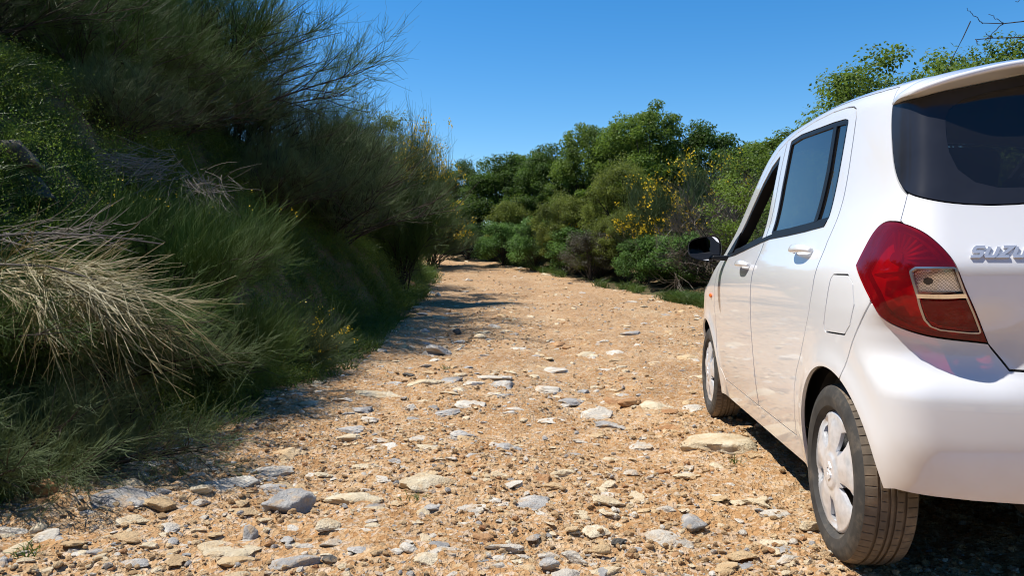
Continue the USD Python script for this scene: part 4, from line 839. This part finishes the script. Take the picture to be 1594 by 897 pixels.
# dead straw coloured branch lying over the nearest bush
r = np.random.default_rng(12); x = xform('/World', 'dead_branch'); tag(x, 'straw coloured dead broom branch lying fanned out over the nearest bush', 'branch')
o = np.array([-2.5, 3.62, .92]); n = 40; t0 = r.random(n)
st = o + t0[:, None] * np.array([.50, -.14, -.06]) + r.normal(size=(n, 3)) * [.08, .06, .03]
d = unit(np.array([.95, -.12, -.22]) + r.normal(size=(n, 3)) * [.18, .36, .36]); ln = r.uniform(.32, .68, n)
en = st + d * ln[:, None] - np.array([0, 0, .20]) * ln[:, None] ** 2; mid = (st + en) / 2 + np.array([0, 0, .09]) * ln[:, None] + r.normal(size=(n, 3)) * .03
ax_ = bez(st, mid, en, 9); v, f = tubes(ax_, np.linspace(.0027, .0012, 9)[None] * r.uniform(.8, 1.3, (n, 1)), 4); put(x, 'straw_stems', v, f, 'straw')
m_ = 1100; i_ = r.integers(0, n, m_); k_ = r.integers(1, 8, m_); p_ = ax_[i_, k_]; dd = unit(unit(ax_[i_, k_ + 1] - ax_[i_, k_ - 1]) + r.normal(size=(m_, 3)) * .42); ll = r.uniform(.08, .34, m_)
e_ = p_ + dd * ll[:, None] - np.array([0, 0, .10]) * ll[:, None]; v, f = tubes(bez(p_, (p_ + e_) / 2 + r.normal(size=(m_, 3)) * .012, e_, 4), np.linspace(.0015, .0007, 4)[None] * r.uniform(.7, 1.3, (m_, 1)), 3); put(x, 'straw_twigs', v, f, 'straw')
n = 75; st = o + np.array([-.25, .14, .15]) + r.random((n, 1)) * np.array([.75, .10, .05]) + r.normal(size=(n, 3)) * [.05, .08, .03]
d = unit(np.array([.8, .05, .08]) + r.normal(size=(n, 3)) * [.5, .4, .36]); ln = r.uniform(.12, .42, n); en = st + d * ln[:, None]
v, f = tubes(bez(st, (st + en) / 2 + r.normal(size=(n, 3)) * .03, en, 5), np.linspace(.0026, .001, 5)[None] * r.uniform(.6, 1.3, (n, 1)), 3); put(x, 'grey_twigs', v, f, 'dead_wood')
P = np.array([[[-3.0, 3.45, 1.00], [-2.6, 3.62, 1.08], [-2.3, 3.7, 1.11], [-2.0, 3.75, 1.10], [-1.75, 3.85, 1.06]], [[-3.0, 3.4, .86], [-2.65, 3.5, .93], [-2.4, 3.5, .96], [-2.1, 3.45, .95], [-1.85, 3.4, .89]]])
v, f = tubes(P, np.linspace(.010, .004, 5)[None] * np.ones((2, 1)), 6); put(x, 'stem', v, f, 'dead_wood')
# brooms of the bank (two kinds, copied)
G1 = broom(21, 2.0, 1.55, 48, 15000, (.18, .42), (.38, -.2, 0), .7, .0022, jit=.7, n2=12)
G2 = broom(22, 2.0, 1.5, 50, 16000, (.2, .5), (.7, -.2, .1), .55, .0022, jit=.6, n2=12)
big1 = put_broom('broom_shrub', mat4(on(-3.0, 12.2, -.35), .1, 1.14), G1, 'broom_dull', 'large rounded grey green broom overhanging the track where its shadow falls', 'broom shrubs on the left bank')
big2 = put_broom('broom_shrub', mat4(on(-4.35, 10.3, -.1), -.1, 1.18), G2, 'broom_green', 'tall broom at the top of the picture spraying thin stems against the sky', 'broom shrubs on the left bank')
for X, Y, rz, s, k, lab in [(-7.0, 9.6, .3, 1.25, 1, 'dark broom in the top left corner of the picture'), (-8.6, 10.2, .8, 1.7, 0, 'dark broom at the top of the bank behind the top left corner one'), (-6.0, 11.4, .2, 1.25, 0, 'broom high on the bank between the tall spraying broom and the large rounded one'),
                            (-3.6, 14.8, .3, 1.05, 0, 'broom behind the large rounded one, in front of the grey leaved tree'), (-4.0, 11.2, .5, .8, 0, 'brownish broom half way up the bank, left of the large rounded one'), (-4.0, 18.2, 2.2, 1.0, 0, 'broom on the bank beyond the grey leaved tree'),
                            (-7.6, 12.5, .4, 1.5, 1, 'tall broom on the crest of the bank, hidden mostly by the others'), (-3.5, 6.8, .2, .40, 0, 'light green broom spray in the middle of the dark bank'), (-3.15, 9.9, .7, .55, 0, 'small broom on the slope left of the large rounded one'),
                            (-4.8, 6.7, .4, .80, 0, 'broom low on the dark slope at the left edge, above the boulder'), (-4.35, 7.7, .9, .72, 1, 'broom on the slope between the left edge and the light green spray'), (-3.95, 8.7, .2, .68, 0, 'broom on the slope right behind the light green spray'), (-7.2, 1.5, .7, 1.1, 0, 'broom on the bank left of the camera'), (-7.0, -1.8, .4, 1.2, 1, 'broom on the bank behind the camera')]:
    dup((big1, big2)[k], mat4(on(X, Y, -.15), rz, s), lab, 'shrub', 'broom shrubs on the left bank')
F_ = broom(31, 2.2, .75, 32, 11000, (.25, .6), (.28, 0, 0), 1.5, .003, jit=.25, n2=9)
ft = put_broom('flowering_broom', mat4(on(-2.2, 15.0, .0), 0, (.95, .85, 1.5)), F_, 'broom_green', 'upright broom with yellow blossom at its tip, standing against the sky', 'flowering brooms', flowers=blossoms(F_[2][0], 330, .034, 4, lambda p: (p[:, 2] > 1.55) & (p[:, 0] > .0), 7))
F2_ = broom(32, 2.3, 1.15, 34, 9000, (.25, .55), (0, 0, 0), .9, .0045, jit=.5)
fb_ = put_broom('flowering_broom', mat4(on(4.15, 19.3, -.1), 0, 1.25), F2_, 'broom_dull', 'broad flowering broom thick with yellow blossom in the right hand hedge', 'flowering brooms', flowers=blossoms(F2_[2][0], 380, .042, 6, lambda p: (p[:, 2] > .8) & (p[:, 0] < .25) & (meshkit.noise(p * 2.6, 3) > .52), 7))
for X, Y, s, lab in [(-2.6, 25.0, 1.1, 'yellow flowered broom at the left verge where the track disappears'), (6.1, 22.5, 1.55, 'yellow flowered broom high in the hedge above the grey dry broom'), (1.7, 24.0, .95, 'small yellow flowered broom between the dark trees of the hedge')]:
    dup(fb_, mat4(on(X, Y, -.1), 1.0 + X, s), lab, 'shrub', 'flowering brooms')
# dry dead brooms at the right
K_ = broom(41, 2.0, 1.3, 34, 3600, (.3, .7), (-.2, -.2, 0), .35, .004, jit=.7)
dr1 = put_broom('dry_broom', mat4(on(4.75, 17.2, -.1), 0, 1.25), K_, 'broom_dry', 'large grey brown dry broom above the door mirror of the car', 'dry brooms at the right')
dup(dr1, mat4(on(4.55, 14.6, -.2), 2.0, .62), 'low dry broom on the verge left of the door mirror', 'shrub', 'dry brooms at the right')
# dead fans on the shaded bank
r = np.random.default_rng(15)
for (X, Y, Z, dx, nn, lab) in [(-2.85, 6.1, 1.75, -.7, 110, 'pale dead twigs fanning out left in the middle of the dark bank'), (-2.55, 6.3, 1.62, .35, 90, 'grey dead twigs hanging below the light green broom spray')]:
    st = np.array([X, Y, Z]) + r.normal(size=(nn, 3)) * [.12, .1, .06]; d = unit(np.array([dx, -.3, -.25]) + r.normal(size=(nn, 3)) * .38); ln = r.uniform(.15, .42, nn); en = st + d * ln[:, None]
    v, f = tubes(bez(st, (st + en) / 2 + r.normal(size=(nn, 3)) * .03, en, 5), np.linspace(.003, .0012, 5)[None] * r.uniform(.6, 1.3, (nn, 1)), 3)
    tag(put('/World', 'dead_twigs', v, f, 'dead_wood'), lab, 'twigs')
# leafy trees
def tree(seed, W, H, ncl, nl, ls, cr, low=.08, lobes=.35, wid=.55, flat=.8, clump_only=False):
    r = np.random.default_rng(seed)
    d = unit(r.normal(size=(ncl * 3, 3))); d[:, 2] = np.where(d[:, 2] < -.55, -d[:, 2], d[:, 2])
    rad = 1 - lobes + lobes * 2 * meshkit.fbm(d * 1.9 + seed, 3, seed) * .9; rr = rad * np.clip(r.random(len(d)) ** (.22), 0, 1)
    c = d * rr[:, None] * np.array([W / 2, W / 2, H * (1 - low) / 2]) + [0, 0, H * (1 + low) / 2]; c = c[c[:, 2] > low * H][:ncl]
    i = r.integers(0, len(c), nl); cs = cr * r.uniform(.6, 1.35, len(c))
    o = unit(r.normal(size=(nl, 3))); o[:, 2] *= .8; q = c[i] + o * (cs[i] * r.random(nl) ** .45)[:, None] * [1, 1, flat]
    nrm = unit(o * .6 + [0, 0, .9] + r.normal(size=(nl, 3)) * .6); dd = np.cross(nrm, r.normal(size=(nl, 3)))
    lv = leaves(q, dd, nrm, ls * r.uniform(.65, 1.3, nl), wid)
    top = np.array([0, 0, H * .55]); tk = bez(np.array([[0, 0, -.2]]), np.array([[.06 * H * r.normal(), .06 * H * r.normal(), H * .25]]), top[None], 9)
    tr1 = tubes(tk, np.linspace(.035, .006, 9)[None] * H, 8)
    lim = c[r.permutation(len(c))[:min(len(c), 40)]]; k = np.clip((r.uniform(.1, 1, len(lim)) * 8).astype(int), 0, 8); p = tk[0, k]
    lb = tubes(bez(p, p * .5 + lim * .5 + [0, 0, .03 * H], lim, 6), np.linspace(.008, .002, 6)[None] * H * r.uniform(.5, 1.1, (len(lim), 1)), 5)
    return lv, tr1, lb
def put_tree(name, M, t, mat, label, group=None, cat='tree'):
    x = xform('/World', name, M); tag(x, label, cat, group)
    put(x, 'crown', *t[0], mat); put(x, 'trunk', *t[1], 'bark'); put(x, 'limbs', *t[2], 'bark'); return x
HG = 'evergreen trees of the hedge across the track'
TA = tree(51, 3.2, 4.0, 190, 40000, .080, .34, low=0., lobes=.28); TB = tree(52, 3.2, 4.2, 190, 40000, .080, .34, low=0., lobes=.28); TC = tree(53, 2.2, 1.9, 90, 18000, .07, .27, low=0.); TD = tree(54, 2.2, 2.2, 100, 20000, .06, .26, wid=.4, low=0.)
a1 = put_tree('evergreen_tree', mat4(on(-.35, 29.5, -.3), .4, (1.15, 1.0, 1.02)), TA, 'leaf_dark', 'big dark green evergreen at the left of the hedge', HG)
b1 = put_tree('evergreen_oak', mat4(on(4.3, 24.5, -.3), 1.0, (1.25, 1.1, 1.22)), TB, 'leaf_mid', 'tallest mid green oak, the crest of the hedge', HG)
c1 = put_tree('leafy_shrub', mat4(on(-.3, 25.8, -.1), .3, (.85, .8, .85)), TC, 'leaf_bright', 'light green leafy shrub at the foot of the big dark evergreen', 'leafy shrubs along the hedge foot', 'shrub')
d1 = put_tree('olive_shrub', mat4(on(3.15, 21.6, -.1), .9, (1.15, 1.0, 1.5)), TD, 'leaf_olive', 'tall olive green shrub in front of the tallest oak', 'leafy shrubs along the hedge foot', 'shrub')
for src, X, Y, rz, s, lab in [
    (a1, -2.0, 30.2, 2.1, (.8, .8, .98), 'narrow dark evergreen at the far left end of the hedge'), (a1, 1.3, 27.6, 3.3, (.95, .9, 1.08), 'dark evergreen right of the big one in the hedge'), (b1, 2.6, 26.2, 4.4, (.95, .9, 1.15), 'mid green oak left of the tallest oak'),
    (a1, 6.2, 24.4, 5.0, (1.1, 1, 1.15), 'dark evergreen behind the yellow broom, right of the tallest oak'), (b1, -5.4, 34.0, .3, (1.1, 1, 1.1), 'oak beyond the bend of the track'), (b1, 8.4, 25.0, 2.6, (1.2, 1, .95), 'oak behind the grey dry broom'), (a1, 10.8, 24.0, 1.4, (1.2, 1, 1.0), 'dark evergreen seen past the car windows'),
    (b1, 7.2, 19.0, 3.0, (1.0, 1, .62), 'mid green oak just above the door mirror'), (b1, -10.0, 4.2, .2, (1.2, 1.2, .95), 'unseen oak added on the bank crest left of the picture to shade the bank'), (b1, -9.6, 7.4, 1.7, (1.2, 1.2, 1.0), 'unseen oak added on the bank crest behind the top left brooms to shade the bank'), (a1, -10.2, 1.4, 1.2, (1.2, 1.2, .9), 'unseen dark evergreen added on the bank crest beside the camera to shade the bank'), (a1, 4.6, 28.5, .2, (1.4, 1.2, 1.1), 'dark evergreen behind the tallest oak'), (a1, -3.9, 33.0, 1.2, (1.0, 1, .95), 'dark evergreen at the left end of the hedge, behind the narrow one'), (b1, 1.5, -8.5, 1.0, (1.3, 1.2, 1.1), 'oak across the track behind the camera'), (a1, -2.2, -9.0, .3, (1.3, 1.2, 1.15), 'dark evergreen across the track behind the camera'), (a1, 5.2, -7.6, 2.3, (1.4, 1.3, 1.2), 'dark evergreen behind the parked car, out of the picture'), (b1, 8.6, -4.5, .3, (1.3, 1.2, 1.1), 'oak at the verge behind the parked car, out of the picture'), (b1, 9.5, 1.0, 2.0, (1.3, 1.2, 1.0), 'oak at the right verge beside the parked car, out of the picture'), (b1, .6, 31.5, 2.0, (1.1, 1, 1.0), 'oak behind the two dark evergreens at the left of the hedge')]:  # the three crest trees are unseen, added to shade the left bank
    dup(src, mat4(on(X, Y, -.3), rz, s), lab, 'tree', HG)
TE = tree(55, 2.2, 1.9, 90, 16000, .055, .26, wid=.4, low=0.)
put_tree('brown_shrub', mat4(on(2.1, 20.6, -.1), 0, (.75, .7, .8)), TE, 'leaf_brown', 'low brownish shrub at the middle of the hedge foot', None, 'shrub')
for src, X, Y, rz, s, lab in [(d1, 1.55, 23.2, 2.0, (1.0, .9, 1.15), 'olive green shrub in the middle of the hedge foot'), (c1, .75, 24.4, 1.2, (.8, .8, .95), 'leafy shrub left of the olive green one'), (c1, 3.15, 18.6, 4.0, (.62, .6, .72), 'bright leafy shrub before the dark hollow of the hedge'),
                              (d1, 2.45, 21.4, 5.0, (.75, .7, .6), 'small olive shrub beside the low dry broom'), (c1, 5.7, 17.2, 2.9, (1.0, .9, .95), 'light green shrub right behind the door mirror'), (d1, 6.4, 15.4, .4, (1.1, 1, .9), 'olive shrub behind the front door of the car'), (d1, .15, 26.8, .4, (1.0, .9, 1.05), 'olive shrub right of the light green leafy one at the hedge foot'), (c1, 1.95, 22.3, 2.4, (.85, .8, .8), 'mid green shrub left of the low brownish one'), (d1, 3.0, 20.4, 1.4, (.9, .8, .95), 'olive shrub right of the low brownish one'), (c1, 3.9, 17.6, 5.1, (.8, .8, .8), 'leafy shrub left of the large dry broom'), (c1, -1.6, 28.2, .4, (.9, .8, .8), 'light shrub where the track goes out of sight')]:
    dup(src, mat4(on(X, Y, -.12), rz, s), lab, 'shrub', 'leafy shrubs along the hedge foot')
TO = tree(61, 3.8, 4.0, 170, 26000, .055, .27, low=.12, lobes=.38, wid=.6)
o1 = put_tree('oak_tree', mat4(on(6.2, 11.8, -.2), .5, (1.1, 1.1, 1.10)), TO, 'leaf_mid', 'leafy oak rising over the car roof', 'oaks behind the car')
for X, Y, rz, s, lab in [(4.9, 12.7, 2.2, (.95, .9, .88), 'smaller oak showing left of the car roof line'), (7.5, 12.4, 1.2, (1.1, 1, 1.15), 'oak between the two nearest ones behind the car'), (8.6, 11.2, 4.0, (1.05, 1, 1.16), 'oak at the right edge of the picture, behind the rear of the car'), (9.6, 14.5, 5.2, (1.3, 1.2, 1.0), 'oak farther back behind the car')]:
    dup(o1, mat4(on(X, Y, -.2), rz, s), lab, 'tree', 'oaks behind the car')
TG = tree(62, 2.4, 3.3, 60, 9000, .06, .30, low=.25, lobes=.5, wid=.35)
put_tree('olive_tree', mat4(on(-2.95, 16.4, -.2), .2, (1, 1, 1.0)), TG, 'leaf_olive', 'grey green small leaved tree behind the brooms on the left bank')
# bare tree whose twigs reach in at the top right
r = np.random.default_rng(71); x = xform('/World', 'bare_tree', mat4(on(8.3, 9.3))); tag(x, 'leafless tree whose bare twigs reach in at the top right corner', 'tree')
tk = np.array([[[0, 0, -.2], [.05, 0, 1.2], [-.05, .05, 2.6], [-.2, .05, 3.6], [-.3, 0, 4.6]]]); v, f = tubes(tk, np.array([[.07, .055, .042, .028, .006]]), 8); put(x, 'trunk', v, f, 'bark')
P, Rr = [], []
for (z0, tipz, tipx) in [(3.3, 3.55, -2.75), (3.5, 3.75, -2.6), (3.0, 3.10, -2.45), (3.8, 4.15, -2.2), (3.1, 3.30, -2.25)]:
    t = np.linspace(0, 1, 12); base = np.stack([-.2 + (tipx + .2) * t, .1 * np.sin(3 * t + z0), z0 - .18 + (tipz - z0) * t + .06 * np.sin(6 * t + z0)], 1) + r.normal(size=(12, 3)) * .025
    P.append(base); Rr.append(np.linspace(.018, .0045, 12))
    for k in range(4, 12):
        for s in (-1, 1):
            if r.random() < .6: e = base[k] + np.array([-r.uniform(.05, .28), r.normal() * .1, s * r.uniform(.04, .2)]); P.append(base[k] + (e - base[k]) * t[:, None] + r.normal(size=(12, 3)) * .006); Rr.append(np.linspace(.006, .003, 12))
v, f = tubes(np.array(P), np.array(Rr), 4); put(x, 'twigs', v, f, 'bark')
tw = np.array([[[-2.78, 0, 3.60], [-2.87, .0, 3.40], [-2.97, 0, 3.2], [-3.08, 0, 2.98]]]); v, f = tubes(tw, np.array([[.007, .006, .006, .005]]), 5); put(x, 'hanging_twig', v, f, 'bark')
# verges: grass and low weeds
def tuft(seed, nb, L, w, lean=.5):
    r = np.random.default_rng(seed); a = r.normal(size=(nb, 3)) * [.035, .035, 0]; d = unit(r.normal(size=(nb, 3)) * [lean, lean, .15] + [0, 0, 1]); ln = r.uniform(.5, 1, nb)[:, None] * L
    m = a + d * ln * .6; e = a + d * ln + unit(d * [1, 1, 0]) * ln * .35 - np.array([0, 0, .12]) * ln; s = unit(np.cross(d, r.normal(size=(nb, 3)))) * w
    V = np.stack([a - s, a + s, m + s * .8, m - s * .8, e], 1).reshape(-1, 3); k = np.arange(nb)[:, None] * 5; return V, np.vstack([k + [0, 1, 2], k + [0, 2, 3], k + [3, 2, 4]])
def weed(seed, n, R, ls):
    r = np.random.default_rng(seed); c = r.normal(size=(n, 3)) * [R, R, R * .4] + [0, 0, R * .6]; return leaves(c, r.normal(size=(n, 3)), r.normal(size=(n, 3)) + [0, 0, 1.5], ls * r.uniform(.5, 1.2, n), .6)
def scatter(path, protos, X, Y, s, seed, lab, cat, dz=0.0):
    r = np.random.default_rng(seed); ang = r.uniform(0, 2 * np.pi, len(X)); sc = (s * r.uniform(.6, 1.3, len(X)))[:, None] * np.ones(3)
    return instancer(path, protos, (r.integers(0, len(protos), len(X)), np.stack([X, Y, ground(X, Y) + dz], 1), np.stack([np.cos(ang / 2), 0 * ang, 0 * ang, np.sin(ang / 2)], 1), sc), lab, cat)
r = np.random.default_rng(81); n = 15000
Y = 3.0 * (26 / 3.0) ** r.random(n); dl = r.uniform(-.12, 3.2, n); X = XL_(Y) - dl
cl = meshkit.fbm(np.stack([X, Y, 0 * X], -1) * 1.4, 3, 33); k = r.random(n) < np.clip((cl - .36) * 4, .06, 1) * np.where(dl < .1, .25, 1); X, Y = X[k], Y[k]
Y2 = np.r_[r.uniform(12.5, 15.8, 520), r.uniform(9, 30, 260)]; X2 = XR_(Y2) + np.abs(r.normal(size=780)) * np.where(Y2 < 16.5, .6, .3) - .05; k2 = meshkit.fbm(np.stack([X2, Y2, 0 * X2], -1) * .9, 2, 44) > .47; X2, Y2 = X2[k2], Y2[k2]
Xa, Ya = np.r_[X, X2], np.r_[Y, Y2]
scatter('/World/grass', [(*tuft(k, 22, .22, .0035), 'grass_green') for k in range(5)], Xa, Ya, np.clip(.7 + Ya * .03, .7, 1.4), 3, 'green grass along the verges and on the shaded bank', 'grass')
n = 6500; Y = 3.0 * (22 / 3.0) ** r.random(n); dl = r.uniform(.1, 2.8, n); X = XL_(Y) - dl
scatter('/World/low_weeds', [(*weed(90 + k, 110, .09, .015), m) for k, m in enumerate(['leaf_mid', 'leaf_dark', 'leaf_olive', 'leaf_mid'])], X, Y, np.clip(.8 + Y * .05, .8, 1.6), 4, 'low leafy weeds covering the shaded bank', 'weeds')
for k, (px, py, s, lab) in enumerate([(1142, 722, .55, 'small green sprig growing against the cream slab beside the car'), (128, 762, .8, 'green grass tuft beside the red brown block'), (46, 868, .7, 'grass tuft at the lower left edge of the picture'), (562, 560, .8, 'grass tuft at the track edge below the shadow'), (648, 778, .4, 'tiny plant at the foot of the long cream slab'), (280, 742, .6, 'thin grass tuft beside the pale slab on the left'), (495, 592, .7, 'grass tuft right of the low spilling broom'), (692, 575, .6, 'grass tuft right of the tilted slab')]):
    q = at(px, py); v, f = tuft(300 + k, 26, .13 * s, .0028, .9); v = v * [.6, .6, 1]; tag(put('/World', 'weed', v + [q[0], q[1], ground(q[0], q[1])], f, 'grass_green'), lab, 'weed')
# two rocks in the bank, the shade of the plants put into their dark colour
for k, (px, py, L, m, lab) in enumerate([(22, 232, .40, 'stone_dark', 'boulder coloured dark for shade, sticking out of the bank at the left edge'), (50, 290, .40, 'stone_dark', 'boulder coloured dark for shade, below the other one in the bank at the left edge')]):
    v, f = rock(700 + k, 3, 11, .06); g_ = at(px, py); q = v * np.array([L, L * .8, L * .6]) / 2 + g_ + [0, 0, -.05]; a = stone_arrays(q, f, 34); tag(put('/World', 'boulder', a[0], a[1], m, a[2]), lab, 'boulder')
